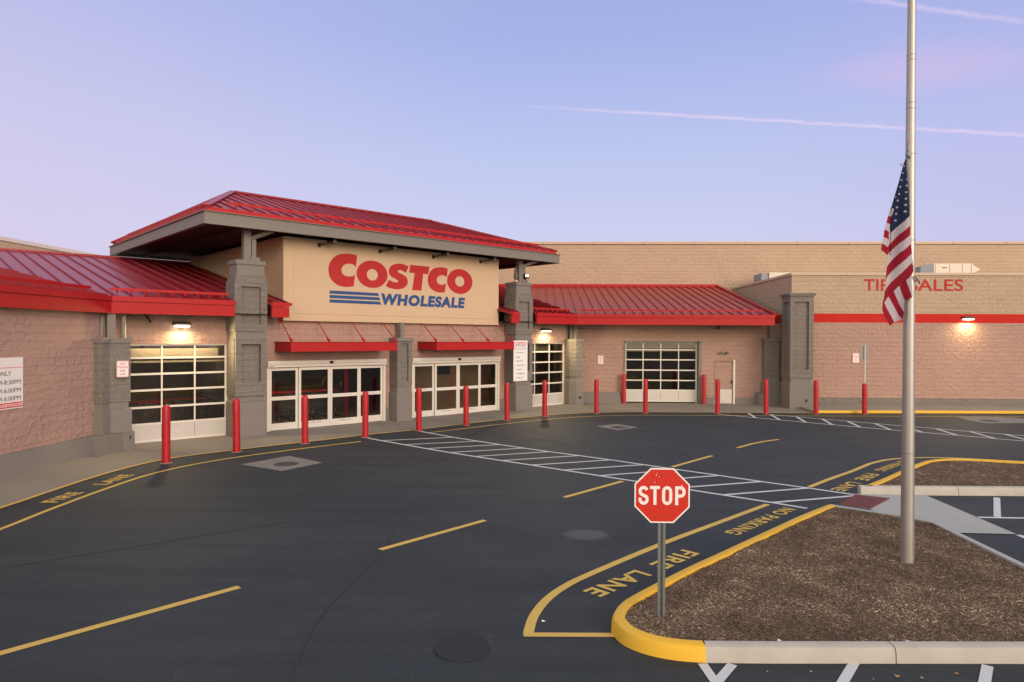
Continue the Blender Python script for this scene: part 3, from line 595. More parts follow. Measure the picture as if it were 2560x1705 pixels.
# fascias: main band + drip trim, mitred at the corners
ZB, ZM = 3.82, 4.13
def fascia(poly_out, poly_in, par, name='fascia'):
    m = MB().prism(list(poly_out)+list(poly_in)[::-1], ZB, ZM)
    po = [p for p in poly_out]
    m.build(name, M_fas, par, bevel=.008)
ins = .10
def fas_run(pts, par, closed_ends=True):
    out = pts; inn = offset(pts, -ins); o2 = offset(pts, .03); i2 = offset(pts, -.12)
    MB().prism(list(out)+list(inn)[::-1], ZB+.012, ZM).build('fascia', M_fas, par)
    MB().prism(list(o2)+list(i2)[::-1], ZM+.012, ZE+.015).build('drip_edge', M_fas, par)
    MB().prism(list(offset(pts, .025))+list(offset(pts, -.14))[::-1], ZB-.012, ZB+.012).build('bottom_flange', M_fas, par)
e45 = Vector((R2, R2))
pl = Vector(CL)+e45*(7.93-cs)
fas_run([(XF, -6), CL], rL); fas_run([CL, tuple(pl)], rD)
fas_run([D2(9.1, NF), D2(9.68, NF)], rD); fas_run([D2(19.56, NF), D2(20.02, NF)], rD2)
fas_run([D2(21.06, NF), CR], rD2); fas_run([CR, (XE, YF)], rR)
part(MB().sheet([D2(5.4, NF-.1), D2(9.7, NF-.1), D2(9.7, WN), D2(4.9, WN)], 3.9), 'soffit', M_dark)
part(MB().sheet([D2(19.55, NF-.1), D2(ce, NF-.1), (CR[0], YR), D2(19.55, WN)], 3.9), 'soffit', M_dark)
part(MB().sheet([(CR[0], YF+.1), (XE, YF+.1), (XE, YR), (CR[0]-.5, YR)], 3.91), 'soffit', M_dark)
# ---------------------------------------------------------------- entrance tower, sign panel and big hipped roof
NT = -22.0
tower = MB().box('D', TW0, TW1, -31.6, NT-.05, 3.74, 6.57); tw = part(tower, 'entrance_tower', M_stucco)
sg = MB().box('D', TW0, TW1, NT-.05, NT, 3.74, 6.57).box('D', TW0-.02, TW1+.02, NT-.05, NT+.01, 3.725, 3.75)
pan = part(sg, 'sign_panel', M_stucco)
MB().box('D', 10.2, 19.27, NT, NT+.014, 3.97, 6.5).build('raised_field', M_stucco, pan, bevel=.006)
n0, n1 = NT+.010, NT+.022
Cp = [(12.6, 6.151), (12.556, 5.713), (12.461, 5.794), (12.309, 5.823), (12.141, 5.793), (12.012, 5.683), (11.975, 5.563), (12.024, 5.44), (12.143, 5.374), (12.311, 5.365), (12.443, 5.393), (12.527, 5.433), (12.464, 5.022), (12.294, 4.989), (12.107, 4.979), (11.849, 5.022), (11.648, 5.143), (11.521, 5.301), (11.474, 5.528), (11.501, 5.744), (11.627, 5.952), (11.808, 6.09), (12.028, 6.156), (12.289, 6.182)]
C2p = [(16.725, 5.955), (16.684, 5.619), (16.599, 5.663), (16.458, 5.684), (16.319, 5.652), (16.204, 5.563), (16.177, 5.457), (16.228, 5.359), (16.335, 5.301), (16.461, 5.297), (16.578, 5.33), (16.648, 5.376), (16.579, 5.002), (16.369, 4.981), (16.161, 5.001), (15.954, 5.083), (15.808, 5.224), (15.744, 5.423), (15.775, 5.628), (15.891, 5.821), (16.087, 5.946), (16.34, 5.995), (16.55, 5.991)]
Sp = [(14.843, 5.917), (14.716, 5.659), (14.566, 5.721), (14.439, 5.748), (14.347, 5.713), (14.364, 5.653), (14.524, 5.6), (14.695, 5.522), (14.79, 5.402), (14.782, 5.221), (14.654, 5.088), (14.443, 5.016), (14.233, 5.002), (13.984, 5.042), (13.812, 5.107), (13.954, 5.343), (14.107, 5.289), (14.253, 5.262), (14.366, 5.287), (14.349, 5.346), (14.189, 5.418), (14.023, 5.503), (13.949, 5.632), (13.981, 5.793), (14.125, 5.92), (14.354, 5.987), (14.565, 5.986)]
def letter(fn):
    m = MB(); fn(m); return m.build('letter', M_logor, pan)
letter(lambda m: outline(m, catmull(Cp, corners=(0, 1, 11, 12)), 0, n0, n1))
letter(lambda m: ellring(m, 13.24, 5.505, .655, .505, 13.24, 5.485, .235, .212, n0, n1))
letter(lambda m: outline(m, catmull(Sp, corners=(0, 1, 14, 15)), 0, n0, n1))
letter(lambda m: outline(m, [(14.91, 5.98), (15.83, 5.98), (15.76, 5.675), (15.52, 5.675), (15.44, 5.01), (15.01, 5.01), (15.12, 5.675), (14.87, 5.675)], 0, n0, n1))
letter(lambda m: outline(m, catmull(C2p, corners=(0, 1, 11, 12)), 0, n0, n1))
letter(lambda m: ellring(m, 17.36, 5.48, .66, .51, 17.35, 5.485, .24, .212, n0, n1))
m = MB()
for z0_, z1_, e0, e1 in ((4.71, 4.82, 13.49, 13.525), (4.553, 4.663, 13.54, 13.575), (4.395, 4.505, 13.58, 13.615)): outline(m, [(11.52, z0_), (e1, z0_), (e0, z1_), (11.52, z1_)], 0, n0, n1)
m.build('blue_stripes', M_logob, pan)
m = MB(); text(m, 'WHOLESALE', (*D2(13.62, n0), 4.385), (R2, R2, 0), (0, 0, 1), .44, w=4.01, ext=.012, off=.058, shear=.12, space=1.15); m.build('lettering', M_logob, pan)
# big roof
S0, S1, B0, B1 = 6.96, 22.3, -32.6, -21.03; ZG0, ZG1 = 6.56, 6.91
gr = part(MB().box('D', S0, S1, B1-.12, B1, ZG0, ZG1).box('D', S0, S1, B0, B0+.12, ZG0, ZG1).box('D', S0, S0+.12, B0+.12, B1-.12, ZG0, ZG1).box('D', S1-.12, S1, B0+.12, B1-.12, ZG0, ZG1), 'canopy_fascia', M_greym)
MB().box('D', S0-.06, S1+.06, B0-.06, B1+.06, ZG1, ZG1+.02).build('drip_edge', M_greym, gr)
MB().box('D', S0-.04, S1+.04, B1-.1, B1+.04, ZG0-.02, ZG0).box('D', S0-.04, S0+.1, B0-.04, B1-.1, ZG0-.02, ZG0).box('D', S1-.1, S1+.04, B0-.04, B1-.1, ZG0-.02, ZG0).build('bottom_flange', M_greym, gr)
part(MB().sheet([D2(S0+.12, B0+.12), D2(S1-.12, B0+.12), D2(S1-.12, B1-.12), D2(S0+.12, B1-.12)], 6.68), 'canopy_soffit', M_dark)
m = MB()
for s in np.arange(8.2, 22, 2.3): m.box('D', s, s+.12, B0+.15, B1-.15, 6.6, 6.68)
part(m, 'soffit_beams', M_dark)
e0, e1, f0, f1 = S0+.1, S1-.1, B0+.1, B1-.1; ZR0, ZR1 = 7.07, 8.78
rdg0, rdg1, rn = 9.93, 19.35, (B0+B1)/2
trim = part(MB().box('D', e0, e1, f0, f1, ZG1+.02, ZR0), 'red_eave_trim', M_fas)
P = lambda s, n, z: (*D2(s, n), z)
m = MB(); m.add([P(e0, f1, ZR0), P(e1, f1, ZR0), P(e1, f0, ZR0), P(e0, f0, ZR0), P(rdg0, rn, ZR1), P(rdg1, rn, ZR1)], [(0, 1, 5, 4), (1, 2, 5), (2, 3, 4, 5), (3, 0, 4)])
rf = part(m, 'canopy_roof', M_roof)
def zf(n): return ZR0+(f1-n)/(f1-rn)*(ZR1-ZR0)
m = MB()
for s in np.arange(e0+.45, e1-.2, .45):
    tmax = min(1, (s-e0)/(rdg0-e0), (e1-s)/(e1-rdg1)); n = f1-(f1-rn)*tmax
    m.bar(P(s, f1, ZR0+.02), P(s, n, zf(n)+.02), .02, .05)
for n in np.arange(f0+.4, f1-.2, .45):
    for s_e, s_r in ((e0, rdg0), (e1, rdg1)):
        t = 1-abs(n-rn)/(f1-rn); m.bar(P(s_e, n, ZR0+.02), P(s_e+(s_r-s_e)*t, n, ZR0+(ZR1-ZR0)*t+.02), .02, .05)
m.build('standing_seams', M_seam, rf)
m = MB()
for a, b in (((e0, f1, ZR0), (rdg0, rn, ZR1)), ((e1, f1, ZR0), (rdg1, rn, ZR1)), ((rdg0, rn, ZR1), (rdg1, rn, ZR1)), ((e0, f0, ZR0), (rdg0, rn, ZR1))): m.bar(P(*a[:2], a[2]+.03), P(*b[:2], b[2]+.03), .22, .07)
m.build('hip_cap', M_roof, rf)
gzz = zf(f1-.5)+.13
guard(P(e0+.75, f1-.5, gzz), P(e1-.7, f1-.5, gzz), 0, 'snow_guard', rf, 24)
guard(P(e0+.35, f0+.8, gzz+.03), P(e0+.35, f1-.9, gzz+.03), 0, 'snow_guard', rf, 20)
# ---------------------------------------------------------------- pillars
def rect(fr, a0, a1, b0, b1): F = FR[fr]; return [F(a0, b0), F(a1, b0), F(a1, b1), F(a0, b1)]
def hole(mb, c, nrm, r=.07):
    c, nrm = Vector(c), Vector(nrm).normalized(); t = Vector((-nrm.y, nrm.x, 0)); k = 16
    vs = [c+nrm*.004+t*r*math.cos(2*math.pi*i/k)+Vector((0, 0, 1))*r*math.sin(2*math.pi*i/k) for i in range(k)]; mb.add(vs, [tuple(range(k))])
def frame_face(mb, fr, a0, a1, bf, z0, z1, ra0, ra1, rz0, rz1, d, axis='b', sgn=1):
    """front face with a recessed panel: four border slabs of thickness d in front of bf"""
    def bx(p0, p1, q0, q1):
        if axis == 'b': mb.box(fr, p0, p1, min(bf, bf+sgn*d), max(bf, bf+sgn*d), q0, q1)
        else: mb.box(fr, min(bf, bf+sgn*d), max(bf, bf+sgn*d), p0, p1, q0, q1)
    bx(a0, ra0, z0, z1); bx(ra1, a1, z0, z1); bx(ra0, ra1, z0, rz0); bx(ra0, ra1, rz1, z1)
def base_part(o, a, b, z0, z1, z2):
    # one closed base block: plinth, splayed shoulder and neck
    m = MB(); n = len(a); rings = [(a, 0), (a, z0), (b, z1), (b, z2)]
    m.add([(x, y, z) for r, z in rings for x, y in r], [tuple(range(n))[::-1], tuple(range(3*n, 4*n))]+[(k*n+i, k*n+(i+1) % n, (k+1)*n+(i+1) % n, (k+1)*n+i) for k in range(3) for i in range(n)])
    m.build('base', M_greys, o)
def big_pillar(c):
    p = MB().box('D', c-.49, c+.49, WN, -21.59, 1.3, 3.13); frame_face(p, 'D', c-.49, c+.49, -21.53, 1.3, 3.13, c-.31, c+.31, 1.73, 2.94, .10)
    p.box('D', c-.52, c+.52, WN, -21.55, 3.34, 4.95); frame_face(p, 'D', c-.52, c+.52, -21.55, 3.34, 4.95, c-.31, c+.31, 3.56, 4.76, .10)
    p.box('D', c-.48, c+.48, WN+.02, -21.47, 4.95, 5.14)
    o = part(p, 'pillar', M_grey)
    base_part(o, rect('D', c-.51, c+.51, WN, -21.43), rect('D', c-.46, c+.46, WN, -21.52), 1.09, 1.14, 1.3)
    MB().box('D', c-.47, c+.47, WN, -21.5, 3.13, 3.34).build('band_course', M_greys, o)
    MB().box('D', c-.44, c+.44, WN+.05, -21.5, 5.14, 5.46).build('neck_course', M_greys, o)
    MB().box('D', c-.475, c+.475, WN, -21.46, 5.46, 5.6).build('cap', M_greyp, o, bevel=.008)
    MB().box('D', c-.17, c+.06, -21.82, -21.62, 5.6, 6.62).build('steel_post', M_greym, o)
    b = MB().box('D', c+.09, c+.23, -21.78, -21.64, 5.72, 6.38).box('D', c+.02, c+.33, -21.84, -21.58, 5.6, 5.72)
    b.bar(P(c+.1, -21.7, 6.32), P(c+.62, -21.25, 6.58), .12, .12); b.build('brace', M_greym, o); return o
pl1 = big_pillar(8.53); pl2 = big_pillar(20.53)
# centre pillar
p = MB().box('D', 14.13, 14.80, WN, -21.74, 1.33, 3.03); frame_face(p, 'D', 14.13, 14.80, -21.74, 1.33, 3.03, 14.3, 14.63, 1.53, 2.95, .085)
o = part(p, 'pillar', M_grey)
base_part(o, rect('D', 14.11, 14.80, WN, -21.64), rect('D', 14.16, 14.75, WN, -21.7), 1.08, 1.12, 1.33)
MB().box('D', 14.09, 14.85, WN, -21.6, 3.03, 3.16).build('cap', M_greyp, o, bevel=.008)
MB().box('D', 14.33, 14.49, -22.0, -21.75, 3.16, 3.74).build('steel_post', M_greym, o)
# angled corner pillars
def corner_pillar(P0, posts, pipes, low, hc, hn, ins=(.05, .1)):
    def off(d): return offset(P0, d)
    o = part(MB().prism(P0, 1.35, 2.99), 'pillar', M_grey)
    base_part(o, off(.03), off(-.04), 1.14, 1.19, 1.35)
    MB().prism(off(.035), 2.99, 3.13).build('cap', M_greyp, o)
    MB().prism(low, .0, .50, top=low).build('plinth', M_greyp, o)
    h = MB(); hole(h, hc, hn); h.build('drain_hole', M_blk, o)
    m = MB()
    for (x, y, w) in posts: m.box('D', (x+y)*R2-w/2, (x+y)*R2+w/2, (x-y)*R2-w/2, (x-y)*R2+w/2, 3.13, 3.85)
    m.build('steel_post', M_greym, o)
    for (x, y) in pipes: MB().tube([(x, y, 3.13), (x, y, 3.68), (x-.02, y+.06, 3.84)], .065, 12).build('downpipe', M_greym, o, smooth=True)
    return o
corner_pillar([(-12.35, 17.9), (-11.8, 17.9), (-11.8, 18.22), (-11.44, 18.58), (-12.16, 19.3)], [(-11.87, 18.35, .21)], [(-12.02, 18.2), (-11.7, 18.66)],
              [(-12.35, 17.66), (-11.49, 17.66), (-11.47, 18.3), (-11.33, 18.6), (-12.05, 19.3), (-12.35, 19.3)], (-11.405, 18.45, .36), (.9, -.45, 0))
corner_pillar([(1.03, 33.0), (1.45, 32.32), (1.76, 32.2), (2.06, 32.28), (2.06, 33.4), (1.03, 33.4)], [(1.75, 32.55, .16)], [(1.32, 32.75), (1.52, 32.6)],
              [(1.15, 33.0), (1.45, 32.29), (1.78, 32.165), (2.11, 32.2), (2.11, 33.0)], (1.95, 32.17, .37), (.05, -1, 0))
# small pillar in the inner corner and the big tyre bay pillar
o = part(MB().box('W', 10.78, 11.5, 33.0, 33.32, 1.39, 3.07), 'pillar', M_grey)
base_part(o, rect('W', 10.72, 11.54, 32.96, 33.32), rect('W', 10.8, 11.48, 33.02, 33.32), 1.1, 1.15, 1.39)
MB().box('W', 10.74, 11.55, 32.96, 33.32, 3.07, 3.2).build('cap', M_greyp, o)
MB().prism([(10.4, 33.4), (10.52, 32.9), (11.7, 32.9), (11.7, 33.4)], 0, .58).build('plinth', M_greyp, o)
MB().box('W', 11.03, 11.27, 33.0, 33.22, 3.2, 3.92).build('steel_post', M_greym, o)
p = MB().box('W', 11.52, 12.44, 31.48, 32.5, 1.39, 5.14); frame_face(p, 'W', 11.42, 12.46, 31.48, 1.39, 5.14, 11.63, 12.25, 1.79, 4.88, .105, sgn=-1)
frame_face(p, 'W', 31.482, 32.5, 11.52, 1.39, 5.14, 31.62, 32.3, 1.79, 4.88, .098, axis='a', sgn=-1)
o = part(p, 'pillar', M_grey)
b0 = rect('W', 11.40, 12.47, 31.34, 32.5); b1 = rect('W', 11.46, 12.41, 31.41, 32.5)
base_part(o, b0, b1, 1.16, 1.21, 1.39)
MB().box('W', 11.37, 12.52, 31.32, 32.5, 5.14, 5.2).box('W', 11.34, 12.55, 31.29, 32.5, 5.2, 5.29).build('cap', M_greyp, o, bevel=.008)
h = MB(); hole(h, (12.14, 31.34, .38), (0, -1, 0)); h.build('drain_hole', M_blk, o)
# ---------------------------------------------------------------- garage doors
def garage(fr, b, a_edges, zr, toward, extra_frame=False, dark=False):
    """a_edges: stile positions, zr: rail heights (top rail first). toward: +1/-1 direction of b that faces out"""
    t = .05; A0, A1 = a_edges[0], a_edges[-1]
    def bx(m, a0, a1, z0, z1, d0, d1):
        bb = sorted((b+toward*d0, b+toward*d1)); m.box(fr, a0, a1, bb[0], bb[1], z0, z1)
    m = MB()
    for a in a_edges: bx(m, a-.022, a+.022, zr[-2], zr[0], -.03, .028)
    for z in zr[:-1]: bx(m, A0-.02, A1+.02, z-.03, z+.03, -.03, .035)
    bx(m, A0-.03, A0+.045, 0.0, zr[0], -.03, .04); bx(m, A1-.045, A1+.03, 0.0, zr[0], -.03, .04); bx(m, A0, A1, zr[-1], zr[-1]+.06, -.03, .04)
    d = part(m, 'garage_door', M_white)
    k = MB()
    for i in range(len(a_edges)-1): bx(k, a_edges[i]+.006, a_edges[i+1]-.006, .07, zr[-2]-.03, -.02, .02)
    k.build('kick_panel', M_alu, d)
    for i in range(len(a_edges)-1):
        for j in range(len(zr)-2):
            g = MB(); bx(g, a_edges[i]+.022, a_edges[i+1]-.022, zr[j+1]+.03, zr[j]-.03, -.004, .004); g.build('glass_pane', M_glass, d)
    return d
ZG = [2.93, 2.53, 2.045, 1.56, 1.05, .55, 0.01]
garage('D', -22.28, [5.18, 6.14, 7.09, 8.05], ZG, 1)
garage('D', -22.28, [21.0, 21.97, 22.93, 23.9], ZG, 1)
garage('W', 33.6, [4.24, 5.105, 5.97, 6.835, 7.70], [2.98, 2.62, 2.13, 1.62, 1.12, .64, .07], -1)
part(MB().box('W', 4.13, 4.21, 33.27, 33.65, 0, 3.03).box('W', 7.75, 7.87, 33.27, 33.65, 0, 3.03).box('W', 4.13, 7.87, 33.27, 33.65, 3.0, 3.07), 'door_surround', M_greym)
# ---------------------------------------------------------------- sliding doors
def slider(s0):
    n = WN; d = part(MB().box('D', s0, s0+4.6, n-.1, n+.13, 2.14, 2.37), 'sliding_door_header', M_white, bevel=.012)
    for a_ in (s0, s0+4.5): MB().box('D', a_, a_+.1, n-.06, n+.05, 0, 2.14).build('jamb', M_white, d, bevel=.006)
    MB().box('D', s0+.02, s0+4.58, n+.13, n+.137, 2.235, 2.245).box('D', s0+.05, s0+.2, n+.13, n+.134, 2.17, 2.19).build('header_groove', M_greym, d)
    MB().lathe((*D2(s0+2.3, n+.16), 2.28), [(.02, -.05), (.06, -.03), (.07, .02), (.05, .05)], 14).build('motion_sensor', M_blk, d, smooth=True)
    edges = [s0+.1, s0+1.12, s0+2.3, s0+3.48, s0+4.5]
    for i in range(4):
        a, b = edges[i], edges[i+1]; q = n+(.03 if i in (1, 2) else -.03); st = .085
        m = MB().box('D', a+.004, a+st, q-.022, q+.022, .02, 2.12).box('D', b-st, b-.004, q-.022, q+.022, .02, 2.12)
        for z0_, z1_ in ((.02, .25), (1.03, 1.15), (2.03, 2.12)): m.box('D', a+st, b-st, q-.022, q+.022, z0_, z1_)
        l = part(m, 'sliding_door', M_white)
        for z0_, z1_ in ((.25, 1.03), (1.15, 2.03)): MB().box('D', a+st, b-st, q-.003, q+.003, z0_, z1_).build('glass_pane', M_glass, l)
        if i in (1, 2):
            t_ = MB(); c_ = (a+b)/2
            text(t_, 'AUTOMATIC DOOR', (*D2(c_, q+.022), .17), (R2, R2, 0), (0, 0, 1), .035, w=.5, ext=.001, align='C', off=.01); t_.build('lettering', M_ink, l)
        else:
            t_ = MB(); text(t_, 'IN EMERGENCY', (*D2((a+b)/2, q+.022), 1.08), (R2, R2, 0), (0, 0, 1), .025, w=.35, ext=.001, align='C'); t_.build('lettering', M_redink, l)
slider(9.34); slider(15.12)
# service door in the right wing
d = part(MB().box('W', 8.54, 9.40, 33.34, 33.38, .02, 2.10), 'service_door', M_low)
MB().box('W', 8.5, 8.54, 33.27, 33.42, 0, 2.14).box('W', 8.54, 9.40, 33.27, 33.42, 2.10, 2.15).build('frame', M_low, d)
MB().box('W', 9.40, 9.49, 33.26, 33.42, 0, 2.15).build('frame', M_white, d); MB().box('W', 8.6, 9.36, 33.332, 33.338, .04, .72).build('kick_plate', M_alu, d)
MB().box('W', 9.32, 9.37, 33.27, 33.34, 1.02, 1.16).build('handle', M_blk, d)
# interior seen through the glass
part(MB().sheet([D2(4.8, -22.55), D2(24.6, -22.55), D2(24.6, -28), D2(4.8, -28)], .012), 'interior_floor', M_intf)
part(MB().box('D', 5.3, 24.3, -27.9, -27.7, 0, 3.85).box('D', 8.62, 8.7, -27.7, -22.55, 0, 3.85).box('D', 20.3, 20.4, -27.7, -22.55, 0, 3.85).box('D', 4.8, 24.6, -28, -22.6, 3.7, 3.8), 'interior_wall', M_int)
part(MB().box('D', 5.3, 8.0, -22.95, -22.85, 2.52, 2.80).box('D', 5.3, 8.3, -23.0, -22.9, 2.36, 2.42).box('D', 20.45, 23.9, -23.2, -23.1, 2.5, 2.8), 'interior_beam', M_cream)
part(MB().box('D', 15.2, 20.3, -23.5, -23.4, 0, 3.3), 'interior_partition', mat('interior_block', (.36, .25, .16), brick=True, rough=.9))
po_ = part(MB().box('D', 17.15, 17.95, -23.4, -23.38, 1.6, 2.2), 'poster', mat('poster_dark', (.03, .04, .06))); MB().box('D', 17.15, 17.6, -23.38, -23.375, 2.0, 2.2).build('poster_band', M_redink, po_)
part(MB().box('D', 12.9, 13.0, -23.4, -23.3, 0, 3.7), 'interior_post', M_fas)
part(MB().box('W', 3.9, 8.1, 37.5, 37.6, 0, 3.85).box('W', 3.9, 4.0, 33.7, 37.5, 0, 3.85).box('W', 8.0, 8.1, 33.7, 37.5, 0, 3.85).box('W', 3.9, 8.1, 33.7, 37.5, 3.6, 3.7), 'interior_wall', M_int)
part(MB().box('W', 4.0, 8.0, 34.6, 34.75, 2.5, 2.75), 'interior_beam', M_cream)
part(MB().box('W', 3.9, 8.1, 33.65, 37.6, .004, .012), 'interior_floor', M_intf)
L_ = bpy.data.lights.new('interior_fill_light', 'AREA'); L_.shape = 'RECTANGLE'; L_.size = 2.4; L_.size_y = .1; L_.energy = 24; L_.color = (1, .82, .55)  # added fill light, brightens the interior beam behind the left garage glass
lo_ = bpy.data.objects.new('interior_fill_light', L_); scn.collection.objects.link(lo_); lo_.parent = store; lo_.matrix_parent_inverse = store.matrix_world.inverted()
lo_.matrix_world = Matrix.Translation(P(6.7, -22.58, 3.05)) @ Vector((-.8*R2, .8*R2, -1)).normalized().to_track_quat('-Z', 'Y').to_matrix().to_4x4()
for s_, n_, e_ in ((11.5, -23.6, 60), (17.5, -22.8, 14), (6.8, -25, 32), (22.4, -25, 24)):  # further added fill lights so carts, beams and partition show through the panes
    L_ = bpy.data.lights.new('interior_fill_light', 'AREA'); L_.shape = 'RECTANGLE'; L_.size = 2.4; L_.size_y = .1; L_.energy = e_; L_.color = (1, .85, .62)
    lo_ = bpy.data.objects.new('interior_fill_light', L_); scn.collection.objects.link(lo_); lo_.parent = store; lo_.matrix_parent_inverse = store.matrix_world.inverted(); lo_.matrix_world = Matrix.Translation(P(s_, n_, 3.3)) @ Matrix.Rotation(math.radians(45), 4, 'Z')
# ---------------------------------------------------------------- awnings
def awning(s0, s1, sr):
    nf, nb = -20.95, -22.2; m = MB()
    for (a0, a1, b0_, b1_) in ((s0, s1, nf-.012, nf), (s0, s0+.012, nb, nf-.012), (s1-.012, s1, nb, nf-.012)): m.box('D', a0, a1, b0_, b1_, 2.71, 3.0)
    a = part(m, 'awning', M_fas)
    MB().box('D', s0-.03, s1+.03, nf-.07, nf+.03, 3.0, 3.014).box('D', s0-.03, s1+.03, nf-.07, nf+.03, 2.696, 2.71).box('D', s0-.03, s0+.06, nb, nf-.07, 3.0, 3.014).box('D', s0-.03, s0+.06, nb, nf-.07, 2.696, 2.71).box('D', s1-.06, s1+.03, nb, nf-.07, 2.696, 2.71).build('flange', M_fas, a)
    MB().box('D', s0+.05, s1-.05, nb, nf-.05, 2.86, 2.89).build('deck', M_fas, a)
    for s in sr:
        r = MB().tube([P(s, nf-.06, 3.04), P(s+.12, WN+.02, 3.8)], .016, 8)
        r.bar(P(s, nf-.06, 3.0), P(s, nf-.06, 3.12), .035, .07).tube([P(s-.01, nf-.06, 3.03), P(s+.03, nf-.25, 3.15)], .034, 8).box('D', s+.05, s+.19, WN, WN+.03, 3.7, 3.86)
        r.build('tie_rod', M_fas, a)
awning(9.63, 13.66, [9.67, 11.0, 12.33, 13.64]); awning(15.43, 19.46, [15.46, 16.78, 18.1, 19.42])
# ================================================================== THINGS ON THE BUILDING
def wall_lamp(c, out, along, label, power):
    c, out, al = Vector(c), Vector(out), Vector(along); t = empty('wall_lamp', c, label, 'lamp', 'lit wall lamps')
    m = MB(); Z = Vector((0, 0, 1))
    prof = [(.0, -.02), (.30, .0), (.34, .03), (.32, .07), (.12, .11), (0, .11)]
    k = len(prof); vs = [c+out*a+Z*b+al*w for w in (-.22, .22) for a, b in prof]
    m.add(vs, [tuple(range(k)), tuple(range(k, 2*k))]+[(i, (i+1) % k, k+(i+1) % k, k+i) for i in range(k)]); m.build('housing', M_lampb, t, bevel=.01)
    q = c+out*.17-Z*.035; l = MB(); l.bar(q-al*.19, q+al*.19, .22, .035); l.build('lens', M_lens, t)
    s = MB(); s.bar(c+out*.12-Z*.09-al*.06, c+out*.12-Z*.09+al*.06, .08, .06); s.build('sensor', M_lampb, t)
    for sg_ in (-1, 1): _side(t, q-Z*.06+al*sg_*.14, al*sg_*.8+out*.66-Z*.40, 400)
    L = bpy.data.lights.new('lamp_light', 'AREA'); L.shape = 'RECTANGLE'; L.size = .36; L.size_y = .2; L.energy = power; L.color = (1, .74, .36)
    lo = bpy.data.objects.new('lamp_light', L); scn.collection.objects.link(lo); lo.parent = t; lo.matrix_parent_inverse = t.matrix_world.inverted()
    d = (-Z*1.0+out*.12).normalized(); lo.matrix_world = Matrix.Translation(q-Z*.10+out*.10) @ d.to_track_quat('-Z', 'Y').to_matrix().to_4x4()
def _side(t, q, d, power):
    L = bpy.data.lights.new('lamp_side_light', 'SPOT'); L.energy = power; L.color = (1, .76, .38); L.spot_size = math.radians(85); L.spot_blend = 1; L.shadow_soft_size = .12
    lo = bpy.data.objects.new('lamp_side_light', L); scn.collection.objects.link(lo); lo.parent = t; lo.matrix_parent_inverse = t.matrix_world.inverted()
    lo.matrix_world = Matrix.Translation(q) @ d.normalized().to_track_quat('-Z', 'Y').to_matrix().to_4x4()
wall_lamp((*D2(6.64, WN), 3.52), (R2, -R2, 0), (R2, R2, 0), 'lit lamp glowing above the left glass garage door', 38)
wall_lamp((*D2(22.5, WN), 3.52), (R2, -R2, 0), (R2, R2, 0), 'lit lamp glowing above the narrow glass garage door right of the entrance', 38)
wall_lamp((19.9, TY, 4.17), (0, -1, 0), (1, 0, 0), 'lit lamp on the red band right of the flagpole', 38)
# unlit sign floods on arms
fl = empty('sign_floodlight', (*D2(11.11, NT), 6.38), '', 'floodlight', 'unlit floodlights on arms above the store sign')
m = MB().box('D', 11.06, 11.16, NT, NT+.06, 6.31, 6.45); m.bar(P(11.11, NT+.05, 6.38), P(11.3, NT+.5, 6.45), .035, .035); m.build('arm', M_blk, fl)
MB().tube([P(11.22, NT+.42, 6.44), P(11.36, NT+.62, 6.47)], .055, 12, r2=.075).build('head', M_blk, fl, smooth=True)
MB().tube([P(11.36, NT+.62, 6.47), P(11.41, NT+.68, 6.48)], .08, 12).build('shade', M_greym, fl, smooth=True)
FLB = ['unlit sign floodlight above the empty left end of the sign panel', 'unlit sign floodlight just above the first letter O of the sign', 'unlit sign floodlight above the second letter C of the sign', 'unlit sign floodlight above the empty right end of the sign panel']
fl['label'] = FLB[0]
for k in (1, 2, 3): d = 2.443*k; copy_tree(fl, (d*R2, d*R2, 0), FLB[k])
# small fittings
t = empty('security_camera', (8.66, YR, 3.73), 'small round dome camera under the red eave above the service door', 'camera')
MB().box('W', 8.6, 8.72, YR-.1, YR, 3.72, 3.8).build('bracket', M_greym, t); MB().lathe((8.66, YR-.14, 3.63), [(.02, 0), (.06, .02), (.075, .07), (.075, .12)], 14).build('dome', M_blk, t, smooth=True)
t = empty('emergency_light', (8.94, YR, 2.48), 'twin-headed emergency light above the service door', 'lamp')
MB().box('W', 8.86, 9.02, YR-.06, YR, 2.44, 2.53).build('body', M_greym, t)
for sx in (-1, 1): MB().tube([(8.94+sx*.08, YR-.05, 2.49), (8.94+sx*.17, YR-.16, 2.5)], .045, 10, r2=.065).build('lamp_head', M_greym, t, smooth=True)
t = empty('floodlight', (*P(20.75, -21.6, 5.6),), 'small lit floodlight standing on top of the right entrance pillar', 'floodlight')
MB().box('D', 20.73, 20.77, -21.62, -21.58, 5.6, 5.8).build('stem', M_blk, t); MB().box('D', 20.62, 20.88, -21.6, -21.52, 5.78, 6.0).build('housing', M_blk, t, bevel=.01); MB().box('D', 20.66, 20.84, -21.52, -21.514, 5.86, 5.97).build('lit_face', M_floodl, t)
t = empty('owl_statue', P(20.1, -21.55, 5.6), 'small grey owl decoy perched on the right entrance pillar', 'statue')
MB().lathe(P(20.1, -21.55, 5.6), [(.07, 0), (.07, .06), (.05, .09), (.085, .16), (.1, .26), (.085, .36), (.055, .41), (.075, .45), (.08, .5), (.06, .55), (.02, .58)], 14).build('body', mat('owl_grey', (.13, .11, .09), rough=.8, var=.4, vscale=30), t, smooth=True)
MB().lathe(P(20.1, -21.55, 5.6), [(.10, 0), (.095, .08)], 12).build('base', M_cope, t)
m = MB(); [m.bar(P(20.1+sx*.045, -21.55, 6.14), P(20.1+sx*.06, -21.55, 6.2), .02, .02) for sx in (-1, 1)]; m.bar(P(20.1, -21.48, 6.08), P(20.1, -21.44, 6.05), .02, .02); m.build('ear_tufts', M_blk, t)
